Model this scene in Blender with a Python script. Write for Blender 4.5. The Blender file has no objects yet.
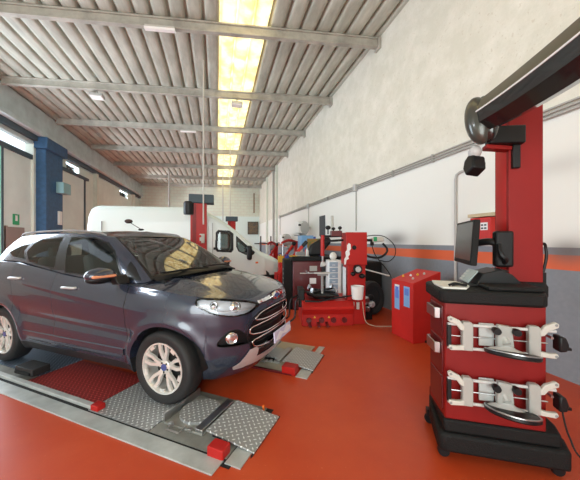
import bpy, bmesh, math, random
import numpy as np
from mathutils import Vector, Matrix
from math import pi, sin, cos, radians as R
random.seed(7)
C = bpy.context.scene.collection
CAM_H = 1.475
TH = math.atan(73/275); CT = cos(TH); ST = sin(TH)

# ---------------------------------------------------------------- materials
def mat(name, col, rough=.5, metal=0., coat=0., var=0., vscale=6., bump=0., bscale=80., spec=.5, col2=None, detail=6):
    m = bpy.data.materials.new(name); m.use_nodes = True
    nt = m.node_tree; b = nt.nodes['Principled BSDF']
    b.inputs['Base Color'].default_value = (*col, 1)
    b.inputs['Roughness'].default_value = rough
    b.inputs['Metallic'].default_value = metal
    b.inputs['Coat Weight'].default_value = coat
    b.inputs['Coat Roughness'].default_value = .04
    b.inputs['Specular IOR Level'].default_value = spec
    tc = nt.nodes.new('ShaderNodeTexCoord')
    if var or col2:
        n = nt.nodes.new('ShaderNodeTexNoise'); n.inputs['Scale'].default_value = vscale
        n.inputs['Detail'].default_value = detail; n.inputs['Roughness'].default_value = .6
        nt.links.new(tc.outputs['Object'], n.inputs['Vector'])
        r = nt.nodes.new('ShaderNodeValToRGB')
        c2 = col2 or tuple(max(0, v*(1-var)) for v in col)
        r.color_ramp.elements[0].position = .35; r.color_ramp.elements[1].position = .65
        r.color_ramp.elements[0].color = (*c2, 1); r.color_ramp.elements[1].color = (*col, 1)
        nt.links.new(n.outputs['Fac'], r.inputs['Fac']); nt.links.new(r.outputs['Color'], b.inputs['Base Color'])
    if bump:
        n2 = nt.nodes.new('ShaderNodeTexNoise'); n2.inputs['Scale'].default_value = bscale; n2.inputs['Detail'].default_value = 4
        nt.links.new(tc.outputs['Object'], n2.inputs['Vector'])
        bp = nt.nodes.new('ShaderNodeBump'); bp.inputs['Strength'].default_value = bump; bp.inputs['Distance'].default_value = .01
        nt.links.new(n2.outputs['Fac'], bp.inputs['Height']); nt.links.new(bp.outputs['Normal'], b.inputs['Normal'])
    return m
def emit(name, col, s):
    m = mat(name, col, .5); b = m.node_tree.nodes['Principled BSDF']
    b.inputs['Emission Color'].default_value = (*col, 1); b.inputs['Emission Strength'].default_value = s
    return m
def glass(name, tint, ior=1.6, rough=.02):
    m = bpy.data.materials.new(name); m.use_nodes = True; nt = m.node_tree
    for n in list(nt.nodes): nt.nodes.remove(n)
    o = nt.nodes.new('ShaderNodeOutputMaterial'); mx = nt.nodes.new('ShaderNodeMixShader')
    t = nt.nodes.new('ShaderNodeBsdfTransparent'); t.inputs[0].default_value = (*tint, 1)
    g = nt.nodes.new('ShaderNodeBsdfGlossy'); g.inputs['Roughness'].default_value = rough
    fr = nt.nodes.new('ShaderNodeFresnel'); fr.inputs['IOR'].default_value = ior
    nt.links.new(fr.outputs[0], mx.inputs[0]); nt.links.new(t.outputs[0], mx.inputs[1]); nt.links.new(g.outputs[0], mx.inputs[2])
    nt.links.new(mx.outputs[0], o.inputs[0]); return m
def diamond(name, col, metal, rough, scale=27., ang=0):
    m = mat(name, col, rough, metal, var=.25, vscale=3.); nt = m.node_tree; b = nt.nodes['Principled BSDF']
    tc = nt.nodes.new('ShaderNodeTexCoord'); mp = nt.nodes.new('ShaderNodeMapping')
    mp.inputs['Rotation'].default_value = (0, 0, R(45)); mp.inputs['Scale'].default_value = (scale, scale, scale)
    nt.links.new(tc.outputs['Object'], mp.inputs['Vector'])
    ck = nt.nodes.new('ShaderNodeTexChecker'); ck.inputs['Scale'].default_value = 1
    br = nt.nodes.new('ShaderNodeVectorMath'); br.operation = 'FRACTION'
    nt.links.new(mp.outputs[0], br.inputs[0])
    sp = nt.nodes.new('ShaderNodeSeparateXYZ'); nt.links.new(br.outputs[0], sp.inputs[0])
    sc = nt.nodes.new('ShaderNodeVectorMath'); sc.operation = 'FLOOR'; nt.links.new(mp.outputs[0], sc.inputs[0])
    nt.links.new(mp.outputs[0], ck.inputs['Vector'])
    def M(op, a, bb):
        n = nt.nodes.new('ShaderNodeMath'); n.operation = op
        for i, v in enumerate((a, bb)):
            if v is None: continue
            if isinstance(v, (int, float)): n.inputs[i].default_value = v
            else: nt.links.new(v, n.inputs[i])
        return n.outputs[0]
    dx = M('ABSOLUTE', M('SUBTRACT', sp.outputs[0], .5), None); dy = M('ABSOLUTE', M('SUBTRACT', sp.outputs[1], .5), None)
    a1 = M('LESS_THAN', M('ADD', M('MULTIPLY', dx, 1.15), M('MULTIPLY', dy, 3.2)), .52)
    a2 = M('LESS_THAN', M('ADD', M('MULTIPLY', dx, 3.2), M('MULTIPLY', dy, 1.15)), .52)
    h = M('ADD', M('MULTIPLY', a1, ck.outputs['Fac']), M('MULTIPLY', a2, M('SUBTRACT', 1., ck.outputs['Fac'])))
    mx = nt.nodes.new('ShaderNodeMix'); mx.data_type = 'RGBA'; mx.inputs[6].default_value = (*[v*.55 for v in col], 1); mx.inputs[7].default_value = (*[min(1, v*1.35+.05) for v in col], 1)
    nt.links.new(h, mx.inputs[0]); nt.links.new(mx.outputs[2], b.inputs['Base Color'])
    bp = nt.nodes.new('ShaderNodeBump'); bp.inputs['Strength'].default_value = .6; bp.inputs['Distance'].default_value = .004
    nt.links.new(h, bp.inputs['Height']); nt.links.new(bp.outputs['Normal'], b.inputs['Normal'])
    return m

M = {}
M['beam'] = mat('painted_concrete_beam', (.48,.46,.40), .75, var=.35, vscale=3, bump=.3, bscale=30)
M['girder'] = mat('pale_girder', (.58,.68,.68), .75, var=.2, vscale=2)
M['galv'] = mat('galvanised_conduit', (.42,.41,.38), .5, .3)
M['white_plastic'] = mat('white_plastic', (.82,.82,.80), .4)
M['off_white'] = mat('off_white_plastic', (.56,.54,.49), .5)
M['lamp'] = mat('lamp_diffuser', (.86,.84,.82), .35)
M['black'] = mat('black_plastic', (.009,.009,.010), .42, spec=.3)
M['black_gloss'] = mat('black_gloss', (.012,.012,.013), .18, coat=.6)
M['black_rough'] = mat('black_textured', (.010,.010,.010), .6, spec=.22, bump=.5, bscale=150)
M['dark'] = mat('dark_void', (.006,.006,.006), .8)
M['rubber'] = mat('rubber', (.014,.014,.015), .65, bump=.3, bscale=60)
M['red'] = mat('machine_red', (.46,.016,.013), .42, spec=.3, var=.12, vscale=3)
M['red_post'] = mat('red_post', (.27,.012,.011), .5, spec=.25, var=.1, vscale=2)
M['red_dark'] = mat('dark_red', (.11,.008,.010), .35, coat=.3)
M['red_cab'] = mat('red_cabinet', (.235,.009,.008), .42, spec=.3, var=.15, vscale=4)
M['red_bin'] = mat('red_bin', (.56,.020,.014), .45, spec=.3, var=.12, vscale=4)
M['chrome'] = mat('chrome', (.85,.85,.86), .08, 1.)
M['steel'] = mat('steel', (.55,.56,.57), .32, 1., var=.2, vscale=6)
M['alu'] = mat('cast_aluminium', (.62,.63,.66), .35, .6)
M['rim'] = mat('silver_rim', (.80,.78,.74), .25, .45, coat=.3)
M['paint'] = mat('grey_car_paint', (.032,.041,.070), .26, .30, coat=1., spec=.6)
M['cladding'] = mat('car_black_trim', (.018,.018,.02), .5)
M['seal'] = mat('window_seal', (.01,.01,.011), .3)
M['silver'] = mat('silver_trim', (.62,.62,.62), .3, .5)
M['glass'] = glass('car_glass', (.62,.70,.68), 1.6)
M['ws_glass'] = glass('windshield_glass', (.60,.66,.60), 2.7)
M['lens'] = glass('lamp_lens', (.9,.92,.95), 1.5)
M['lens_back'] = mat('lamp_back', (.80,.81,.84), .3, .3); M['lens_in'] = mat('lamp_reflector', (.75,.76,.80), .15, .9)
M['amber'] = mat('amber_lens', (.75,.30,.16), .25)
M['seat'] = mat('car_seat', (.09,.09,.095), .8)
M['badge'] = mat('badge_blue', (.05,.08,.24), .25, coat=.5)
M['plate'] = mat('licence_plate', (.62,.60,.78), .5)
M['plate_w'] = mat('licence_plate_white', (.85,.86,.92), .5)
M['van'] = mat('van_white', (.76,.86,.84), .35, coat=.4)
M['van_glass'] = glass('van_glass', (.35,.42,.42), 1.9)
M['col'] = mat('dark_blue_column', (.035,.11,.23), .6, var=.25, vscale=8)
M['gate'] = mat('beige_gate', (.74,.82,.78), .65, var=.1, vscale=1)
M['gate_frame'] = mat('dark_gate_frame', (.05,.08,.10), .6)
M['teal'] = mat('teal_frame', (.42,.85,.75), .6)
M['cream'] = mat('cream_column', (.70,.74,.64), .7, var=.1)
M['green'] = mat('exit_green', (.02,.35,.14), .5)
M['ebox'] = mat('teal_electric_box', (.24,.42,.44), .5)
M['poster'] = mat('dark_poster', (.04,.045,.055), .5, var=.6, vscale=14)
M['photo'] = mat('brown_picture', (.20,.13,.06), .5, col2=(.04,.045,.05), vscale=9)
M['calendar'] = mat('green_orange_calendar', (.10,.22,.06), .5, col2=(.55,.16,.03), vscale=11)
M['blue'] = mat('pale_blue_metal', (.20,.42,.72), .4)
M['deep_blue'] = mat('deep_blue', (.02,.07,.40), .4)
M['grey'] = mat('mid_grey', (.25,.25,.25), .5)
M['lgrey'] = mat('light_grey', (.50,.50,.49), .5)
M['bracket'] = mat('grey_bracket', (.40,.39,.365), .45)
M['drawer'] = mat('blue_grey_drawers', (.30,.38,.48), .4)
M['paper'] = mat('paper', (.78,.76,.70), .8, var=.1, vscale=9)
M['label_blue'] = mat('blue_label', (.10,.20,.62), .5)
M['yellow'] = mat('yellow_tool', (.75,.45,.04), .45)
M['orange'] = mat('orange_tool', (.85,.18,.03), .45)
M['olive'] = mat('olive_arm_cover', (.10,.088,.058), .34, .1, coat=.3)
M['head'] = mat('grey_camera_head', (.060,.060,.050), .28, .2, coat=.4)
M['screen'] = mat('monitor_screen', (.055,.06,.055), .25)
M['lcd'] = mat('keypad_display', (.30,.36,.36), .3)
M['diamond'] = diamond('steel_tread_plate', (.62,.64,.65), .35, .42)
M['diamond_blue'] = diamond('blued_tread_plate', (.22,.30,.42), .6, .45)
M['diamond_red'] = diamond('red_tread_plate', (.42,.035,.030), .1, .42)
M['plate_steel'] = mat('dull_steel_plate', (.34,.34,.31), .45, .3, var=.35, vscale=5)
M['rail'] = mat('zinc_frame', (.55,.58,.57), .42, .25, var=.25, vscale=5)
M['wood'] = mat('pale_board', (.62,.52,.34), .7, var=.15)
M['cream_plate'] = mat('sandy_steel_plate', (.50,.44,.33), .5, .3, var=.15, vscale=5)
M['sticker'] = mat('white_sticker', (.80,.79,.79), .4); M['rod'] = mat('white_rod', (.58,.57,.56), .35)
M['cord'] = mat('black_cord', (.012,.012,.012), .6)
M['rope'] = mat('pale_hose', (.60,.50,.38), .6)
M['concrete'] = mat('outside_concrete', (.42,.42,.42), .8)
M['sky_sheet'] = None

# ---------------------------------------------------------------- geometry kit
class G:
    def __init__(s): s.v = []; s.f = []
    def add(s, vs, fs):
        n = len(s.v); s.v += [tuple(p) for p in vs]; s.f += [tuple(i+n for i in f) for f in fs]; return s
    def box(s, x0, x1, y0, y1, z0, z1, mtx=None):
        vs = [Vector((x, y, z)) for x in (x0, x1) for y in (y0, y1) for z in (z0, z1)]
        if mtx is not None: vs = [mtx @ v for v in vs]
        return s.add(vs, [(0,1,3,2),(4,6,7,5),(0,4,5,1),(2,3,7,6),(0,2,6,4),(1,5,7,3)])
    def cbox(s, c, sx, sy, sz, rot=(0,0,0)):
        m = Matrix.Translation(c) @ Matrix.Rotation(rot[2],4,'Z') @ Matrix.Rotation(rot[1],4,'Y') @ Matrix.Rotation(rot[0],4,'X')
        return s.box(-sx/2,sx/2,-sy/2,sy/2,-sz/2,sz/2,m)
    def tube(s, pts, r, n=10, smooth=0, caps=True, closed=False):
        P = [Vector(p) for p in pts]
        if smooth:
            Q = []
            for i in range(len(P)-1):
                p0 = P[max(i-1,0)]; p1 = P[i]; p2 = P[i+1]; p3 = P[min(i+2,len(P)-1)]
                for k in range(smooth):
                    t = k/smooth
                    Q.append(.5*((2*p1)+(-p0+p2)*t+(2*p0-5*p1+4*p2-p3)*t*t+(-p0+3*p1-3*p2+p3)*t**3))
            Q.append(P[-1]); P = Q
        rr = r if isinstance(r, (list, tuple)) else None
        vs = []; ref = None
        for i, p in enumerate(P):
            if closed: d = P[(i+1)%len(P)]-P[i-1]
            else: d = P[min(i+1,len(P)-1)]-P[max(i-1,0)]
            d.normalize()
            if ref is None: ref = Vector((0,0,1)) if abs(d.z) < .9 else Vector((1,0,0))
            a = (ref-d*ref.dot(d)).normalized(); b = d.cross(a); ref = a
            t = i/max(1,len(P)-1)*(len(rr)-1) if rr else 0
            rad = (rr[int(t)]*(1-t%1)+rr[min(int(t)+1,len(rr)-1)]*(t%1)) if rr else r
            vs += [p+(a*cos(2*pi*k/n)+b*sin(2*pi*k/n))*rad for k in range(n)]
        fs = []; L = len(P)
        for i in range(L if closed else L-1):
            for k in range(n):
                j = (i+1) % L
                fs.append((i*n+k, i*n+(k+1)%n, j*n+(k+1)%n, j*n+k))
        if caps and not closed: fs += [tuple(range(n))[::-1], tuple(range((L-1)*n, L*n))]
        return s.add(vs, fs)
    def lathe(s, prof, o=(0,0,0), axis='z', n=32, mtx=None):
        vs = []
        for r, h in prof:
            for k in range(n):
                a = 2*pi*k/n; x, y, z = r*cos(a), r*sin(a), h
                if axis == 'y': x, y, z = x, h, -y
                if axis == 'x': x, y, z = h, x, y
                v = Vector((x,y,z))+Vector(o)
                vs.append(mtx @ v if mtx is not None else v)
        fs = []
        for i in range(len(prof)-1):
            for k in range(n):
                fs.append((i*n+k, i*n+(k+1)%n, (i+1)*n+(k+1)%n, (i+1)*n+k))
        if prof[0][0] > 1e-5: fs.append(tuple(range(n))[::-1])
        if prof[-1][0] > 1e-5: fs.append(tuple(range((len(prof)-1)*n, len(prof)*n)))
        return s.add(vs, fs)
    def ring(s, prof, o=(0,0,0), axis='z', n=32, mtx=None):   # closed profile, no caps
        m0 = len(s.v); s.lathe(prof+[prof[0]], o, axis, n, mtx)
        s.f = [f for f in s.f if len(f) == 4 or max(f) < m0]; return s
    def prism(s, poly, ax, a, b, mtx=None):
        # poly in the plane normal to ax ('x': (y,z), 'y': (x,z), 'z': (x,y))
        def P(u, v, w): return {'x': (w,u,v), 'y': (u,w,v), 'z': (u,v,w)}[ax]
        n = len(poly); vs = [Vector(P(u,v,a)) for u,v in poly]+[Vector(P(u,v,b)) for u,v in poly]
        if mtx is not None: vs = [mtx @ v for v in vs]
        fs = [tuple(range(n))[::-1], tuple(range(n,2*n))]+[(i,(i+1)%n,n+(i+1)%n,n+i) for i in range(n)]
        return s.add(vs, fs)
    def ball(s, c, r, sc=(1,1,1), n=16, m=10, rot=None):
        prof = [(sin(pi*i/m), -cos(pi*i/m)) for i in range(m+1)]
        t = Matrix.Translation(c)
        if rot: t = t @ Matrix.Rotation(rot[2],4,'Z') @ Matrix.Rotation(rot[1],4,'Y') @ Matrix.Rotation(rot[0],4,'X')
        t = t @ Matrix.Diagonal((r*sc[0],r*sc[1],r*sc[2],1))
        return s.lathe([(max(a,1e-6),b) for a,b in prof], (0,0,0), 'z', n, t)
    def grid(s, A, wrap=False):     # A[i][j] points
        ni, nj = len(A), len(A[0]); vs = [p for row in A for p in row]
        fs = [(i*nj+j,(i+1)*nj+j,(i+1)*nj+(j+1)%nj,i*nj+(j+1)%nj) for i in range(ni-1) for j in range(nj if wrap else nj-1)]
        return s.add(vs, fs)
    def obj(s, name, m, parent=None, smooth=30, bevel=0, seg=2, fix=True, loc=None):
        me = bpy.data.meshes.new(name); me.from_pydata(s.v, [], s.f); me.update()
        if fix:
            b = bmesh.new(); b.from_mesh(me); bmesh.ops.remove_doubles(b, verts=b.verts, dist=1e-6)
            bmesh.ops.recalc_face_normals(b, faces=b.faces); b.to_mesh(me); b.free()
        me.materials.append(M[m] if isinstance(m, str) else m)
        if smooth:
            me.polygons.foreach_set('use_smooth', [True]*len(me.polygons))
            if smooth < 179: me.set_sharp_from_angle(angle=R(smooth))
        o = bpy.data.objects.new(name, me); C.objects.link(o)
        if parent: o.parent = parent
        if loc: o.location = loc
        if bevel:
            md = o.modifiers.new('bevel', 'BEVEL'); md.width = bevel; md.segments = seg; md.limit_method = 'ANGLE'; md.angle_limit = R(40)
        return o
def tag(o, label=None, cat=None, group=None, kind=None):
    if label: o['label'] = label
    if cat: o['category'] = cat
    if group: o['group'] = group
    if kind: o['kind'] = kind
    return o
def thing(name, label, cat, loc=(0,0,0), rz=0, group=None):
    o = bpy.data.objects.new(name, None); C.objects.link(o); o.location = loc; o.rotation_euler = (0,0,rz); o.empty_display_size = .1
    return tag(o, label, cat, group)
def recenter(o):
    # put a one-mesh thing's origin at its own base
    me = o.data; n = len(me.vertices); a = np.empty(n*3); me.vertices.foreach_get('co', a); a = a.reshape(-1,3)
    c = Vector(((a[:,0].min()+a[:,0].max())/2, (a[:,1].min()+a[:,1].max())/2, a[:,2].min()))
    me.transform(Matrix.Translation(-c)); o.location = Vector(o.location)+c; return o
def one(g, name, m, label, cat, group=None, **k):
    return recenter(tag(g.obj(name, m, **k), label, cat, group))
def struct(g, name, m, **k):
    return tag(g.obj(name, m, **k), kind='structure')
def cam2room(xc, zc): return (xc*CT+zc*ST, -xc*ST+zc*CT)
def copy_tree(o, parent=None):
    c = o.copy(); C.objects.link(c)
    if parent: c.parent = parent
    for ch in [k for k in bpy.data.objects if k.parent == o]: copy_tree(ch, c)
    return c

# ---------------------------------------------------------------- node materials of the shell
def math_nodes(nt):
    def f(op, a, b=None, c=None):
        n = nt.nodes.new('ShaderNodeMath'); n.operation = op
        for i, v in enumerate((a, b, c)):
            if v is None: continue
            if isinstance(v, (int, float)): n.inputs[i].default_value = v
            else: nt.links.new(v, n.inputs[i])
        return n.outputs[0]
    return f
def mixc(nt, fac, a, b):
    n = nt.nodes.new('ShaderNodeMix'); n.data_type = 'RGBA'
    if isinstance(fac, (int, float)): n.inputs[0].default_value = fac
    else: nt.links.new(fac, n.inputs[0])
    for i, v in ((6, a), (7, b)):
        if isinstance(v, tuple): n.inputs[i].default_value = (*v, 1)
        else: nt.links.new(v, n.inputs[i])
    return n.outputs[2]
def wall_material():
    m = mat('right_wall_paint', (.8,.8,.8), .7); nt = m.node_tree; b = nt.nodes['Principled BSDF']; f = math_nodes(nt)
    g = nt.nodes.new('ShaderNodeNewGeometry'); sp = nt.nodes.new('ShaderNodeSeparateXYZ'); nt.links.new(g.outputs['Position'], sp.inputs[0])
    z = sp.outputs[2]; y = sp.outputs[1]
    n1 = nt.nodes.new('ShaderNodeTexNoise'); n1.inputs['Scale'].default_value = 2.2; n1.inputs['Detail'].default_value = 10; n1.inputs['Roughness'].default_value = .75
    nt.links.new(g.outputs['Position'], n1.inputs['Vector'])
    n2 = nt.nodes.new('ShaderNodeTexNoise'); n2.inputs['Scale'].default_value = 22; n2.inputs['Detail'].default_value = 6
    nt.links.new(g.outputs['Position'], n2.inputs['Vector'])
    speck = f('MULTIPLY', f('GREATER_THAN', n2.outputs['Fac'], .66), .35)
    up = mixc(nt, f('MULTIPLY', f('SUBTRACT', n1.outputs['Fac'], .42), 4.), (.67,.65,.56), (.79,.765,.685))
    up = mixc(nt, speck, up, (.50,.42,.32))
    low = mixc(nt, f('MULTIPLY', n1.outputs['Fac'], .5), (.83,.835,.79), (.79,.79,.75))
    grey = mixc(nt, n2.outputs['Fac'], (.20,.22,.25), (.26,.28,.31))
    c = mixc(nt, f('GREATER_THAN', z, 2.93), low, up)
    # soot marks on the plaster
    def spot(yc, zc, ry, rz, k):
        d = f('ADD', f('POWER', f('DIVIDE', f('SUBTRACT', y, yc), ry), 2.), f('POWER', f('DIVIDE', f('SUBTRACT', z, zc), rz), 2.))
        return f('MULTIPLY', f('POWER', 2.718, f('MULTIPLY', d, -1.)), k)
    band_g = f('LESS_THAN', z, 1.405); band_o = f('MULTIPLY', f('LESS_THAN', z, 1.325), f('GREATER_THAN', z, 1.165))
    c = mixc(nt, band_g, c, grey)
    c = mixc(nt, band_o, c, (.72,.13,.045))
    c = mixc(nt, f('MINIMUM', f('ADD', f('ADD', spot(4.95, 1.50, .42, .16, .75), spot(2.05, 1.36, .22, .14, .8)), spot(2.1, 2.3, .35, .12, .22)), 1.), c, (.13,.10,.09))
    # dark bits where the paint flakes off the lower wall
    nt.links.new(c, b.inputs['Base Color'])
    bp = nt.nodes.new('ShaderNodeBump'); bp.inputs['Distance'].default_value = .012
    nt.links.new(f('MULTIPLY', f('GREATER_THAN', z, 2.93), .55), bp.inputs['Strength'])
    n3 = nt.nodes.new('ShaderNodeTexNoise'); n3.inputs['Scale'].default_value = 14; n3.inputs['Detail'].default_value = 8; n3.inputs['Roughness'].default_value = .7
    nt.links.new(g.outputs['Position'], n3.inputs['Vector'])
    nt.links.new(n3.outputs['Fac'], bp.inputs['Height']); nt.links.new(bp.outputs['Normal'], b.inputs['Normal'])
    return m
def floor_material():
    m = mat('red_epoxy_floor', (.6,.1,.03), .3, spec=.35); nt = m.node_tree; b = nt.nodes['Principled BSDF']; f = math_nodes(nt)
    g = nt.nodes.new('ShaderNodeNewGeometry')
    n1 = nt.nodes.new('ShaderNodeTexNoise'); n1.inputs['Scale'].default_value = 1.6; n1.inputs['Detail'].default_value = 8; n1.inputs['Roughness'].default_value = .65
    nt.links.new(g.outputs['Position'], n1.inputs['Vector'])
    c = mixc(nt, f('MULTIPLY', f('SUBTRACT', n1.outputs['Fac'], .3), 2.2), (.48,.050,.013), (.58,.085,.026))
    n2 = nt.nodes.new('ShaderNodeTexNoise'); n2.inputs['Scale'].default_value = 60; n2.inputs['Detail'].default_value = 3
    nt.links.new(g.outputs['Position'], n2.inputs['Vector'])
    c = mixc(nt, f('MULTIPLY', f('GREATER_THAN', n2.outputs['Fac'], .70), .35), c, (.70,.22,.10))
    nt.links.new(c, b.inputs['Base Color'])
    nt.links.new(f('ADD', f('MULTIPLY', n1.outputs['Fac'], .25), .24), b.inputs['Roughness'])
    return m
def ceiling_material():
    m = mat('corrugated_sheet', (.7,.66,.58), .6); nt = m.node_tree; b = nt.nodes['Principled BSDF']; f = math_nodes(nt)
    g = nt.nodes.new('ShaderNodeNewGeometry'); mp = nt.nodes.new('ShaderNodeMapping'); mp.inputs['Scale'].default_value = (3.2,.7,1)
    nt.links.new(g.outputs['Position'], mp.inputs['Vector'])
    n1 = nt.nodes.new('ShaderNodeTexNoise'); n1.inputs['Scale'].default_value = 1.6; n1.inputs['Detail'].default_value = 9; n1.inputs['Roughness'].default_value = .65
    nt.links.new(mp.outputs[0], n1.inputs['Vector'])
    c = mixc(nt, f('MULTIPLY', f('SUBTRACT', n1.outputs['Fac'], .35), 3.), (.36,.362,.305), (.56,.565,.485))
    nt.links.new(c, b.inputs['Base Color']); return m
def skylight_material():
    m = bpy.data.materials.new('fibreglass_rooflight'); m.use_nodes = True; nt = m.node_tree
    for n in list(nt.nodes): nt.nodes.remove(n)
    f = math_nodes(nt)
    o = nt.nodes.new('ShaderNodeOutputMaterial'); a = nt.nodes.new('ShaderNodeAddShader'); t = nt.nodes.new('ShaderNodeBsdfTranslucent'); d = nt.nodes.new('ShaderNodeBsdfDiffuse')
    g = nt.nodes.new('ShaderNodeNewGeometry'); n1 = nt.nodes.new('ShaderNodeTexNoise'); n1.inputs['Scale'].default_value = 3; n1.inputs['Detail'].default_value = 9
    nt.links.new(g.outputs['Position'], n1.inputs['Vector'])
    c = mixc(nt, f('MULTIPLY', f('SUBTRACT', n1.outputs['Fac'], .38), 3.5), (.50,.34,.13), (.78,.66,.36))
    nt.links.new(c, t.inputs[0]); d.inputs[0].default_value = (.25,.22,.14,1)
    nt.links.new(t.outputs[0], a.inputs[0]); nt.links.new(d.outputs[0], a.inputs[1]); nt.links.new(a.outputs[0], o.inputs[0]); return m
def back_wall_material():
    m = mat('back_wall_blocks', (.6,.56,.48), .8); nt = m.node_tree; b = nt.nodes['Principled BSDF']; f = math_nodes(nt)
    g = nt.nodes.new('ShaderNodeNewGeometry'); sp = nt.nodes.new('ShaderNodeSeparateXYZ'); nt.links.new(g.outputs['Position'], sp.inputs[0])
    cb = nt.nodes.new('ShaderNodeCombineXYZ'); nt.links.new(sp.outputs[0], cb.inputs[0]); nt.links.new(sp.outputs[2], cb.inputs[1])
    br = nt.nodes.new('ShaderNodeTexBrick'); nt.links.new(cb.outputs[0], br.inputs['Vector'])
    br.inputs['Scale'].default_value = 1.; br.inputs['Brick Width'].default_value = .5; br.inputs['Row Height'].default_value = .25
    br.inputs['Color1'].default_value = (.62,.68,.58,1); br.inputs['Color2'].default_value = (.67,.73,.62,1); br.inputs['Mortar'].default_value = (.60,.55,.47,1); br.inputs['Mortar Size'].default_value = .012
    c = mixc(nt, f('GREATER_THAN', sp.outputs[2], 3.6), (.68,.82,.79), br.outputs['Color'])
    nt.links.new(c, b.inputs['Base Color']); return m
M['wall'] = wall_material(); M['floor'] = floor_material(); M['ceiling'] = ceiling_material(); M['skylight'] = skylight_material(); M['back'] = back_wall_material()
M['leftwall'] = mat('left_wall_paint', (.74,.80,.72), .75, var=.12, vscale=1.)

# ---------------------------------------------------------------- the hall
XR, XL, ZC, Y0, Y1 = 3.58, -6.2, 6.11, -5.0, 24.4
SK = -.137                                        # the cross beams run a little off square
struct(G().box(XL-.25, XR+.25, Y0, Y1+1.5, -.2, 0), 'floor', 'floor')
struct(G().box(-40, XL-.25, -30, 45, -.25, -.02).box(XL-.25, XR+.25, -30, Y0, -.25, -.02), 'floor_yard', 'concrete')
struct(G().box(XR, XR+.25, Y0, Y1, 0, ZC+.2), 'wall_right', 'wall')
struct(G().prism([(XL-.25, Y1+SK*XL+.03), (XR+.25, Y1+SK*(XR+.25)), (XR+.25, Y1+SK*(XR+.25)+.25), (XL-.25, Y1+SK*XL+.28)], 'z', 0, ZC+.2), 'wall_back', 'back')
struct(G().box(XL-.25, XR+.25, Y0-.25, Y0, 4.4, ZC+.2).box(XL-.25, -5.6, Y0-.25, Y0, 0, 4.4).box(.3, XR+.25, Y0-.25, Y0, 0, 4.4), 'wall_front', 'leftwall')
# corrugated sheets: wide flats with a narrow raised groove between
PITCH = .34; SX0 = .05
def sheet(xa, xb, mname, name):
    pts = []; n = round((xb-xa)/PITCH)
    for i in range(n):
        x = xa+i*PITCH
        pts += [(x, ZC+.09), (x+.035, ZC+.09), (x+.056, ZC+.02), (x+.085, ZC+.003), (x+.14, ZC-.004), (x+.20, ZC-.006), (x+.26, ZC-.004), (x+.305, ZC+.003), (x+.325, ZC+.025)]
    pts.append((xb, ZC+.09))
    g = G(); g.grid([[(x, Y0, z) for x, z in pts], [(x, Y1+1.3, z) for x, z in pts]])
    return struct(g, name, mname, smooth=50, fix=False)
sheet(SX0-19*PITCH, SX0, 'ceiling', 'ceiling'); sheet(SX0+3*PITCH, SX0+11*PITCH, 'ceiling', 'ceiling'); sheet(SX0, SX0+3*PITCH, 'skylight', 'window_1')
struct(G().box(XL-.4, SX0-.02, Y0, Y1+1.3, ZC+.14, ZC+.2).box(SX0+3*PITCH+.03, XR+.25, Y0, Y1+1.3, ZC+.14, ZC+.2), 'ceiling_deck', 'dark')
beam_y = [.6, 3.3, 6.05, 8.75, 11.5, 14.4, 17.4, 20.5, 23.3]
for i, y in enumerate(beam_y):
    g = G(); d = SK; xa, xb = XL+.35, XR-.001
    def q(x, o): return (x, y+d*x+o)
    h = .23
    g.prism([q(xa,-.055), q(xb,-.055), q(xb,.055), q(xa,.055)], 'z', ZC-h, ZC-h+.035)
    g.prism([q(xa,-.022), q(xb,-.022), q(xb,.022), q(xa,.022)], 'z', ZC-h+.03, ZC-.035)
    g.prism([q(xa,-.055), q(xb,-.055), q(xb,.055), q(xa,.055)], 'z', ZC-.045, ZC-.008)
    g.prism([q(xb-.05,-.10), q(xb,-.10), q(xb,.10), q(xb-.05,.10)], 'z', ZC-h-.05, ZC-.02)
    struct(g, 'trim_%d' % (i+1), 'beam', bevel=.006)
# concrete girder along the left eave, crane rail and ledge under it
struct(G().box(XL-.2, XL+.18, Y0, Y1+.7, 5.33, ZC-.01), 'trim_20', 'girder', bevel=.02)
struct(G().box(XL-.05, XL+.30, Y0, Y1+.7, 5.16, 5.33), 'trim_21', 'girder', bevel=.01)
struct(G().box(XL-.12, XL+.12, Y0, Y1+.7, 4.98, 5.16), 'trim_22', 'gate_frame', bevel=.01)
struct(G().box(XL-.2, XL-.02, Y0, Y1+.7, 4.86, 4.98), 'trim_23', 'girder')
# left wall: pieces between the openings
g = G()
W0, W1 = XL-.25, XL
def piece(y0, y1, z0, z1): g.box(W0, W1, y0, y1, z0, z1)
g.box(W0, W1, Y0, 6.2, 0, 3.9); g.box(W0, W1, Y0, .8, 3.9, 4.9); g.box(W0, W1, 2.4, 3.2, 3.9, 4.9); g.box(W0, W1, 5.0, 6.2, 3.9, 4.9)  # high gap nearest the camera is added to let light in
for ya, yb, za in ((13.55,13.75,4.5),(14.85,20.4,4.5),(22.1,Y1+.9,4.5)): piece(ya, yb, za, 4.9)
piece(11.6, 13.45, 0, 4.9); piece(15.4, 17.0, 0, 4.5); piece(17.0, 23.0, 1.9, 4.5); piece(23.0, Y1+.9, 0, 4.5); piece(13.45, 15.4, 4.4, 4.5)  # low gap behind the van is added so the rear fill can enter
struct(g, 'wall_left', 'leftwall')
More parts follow.
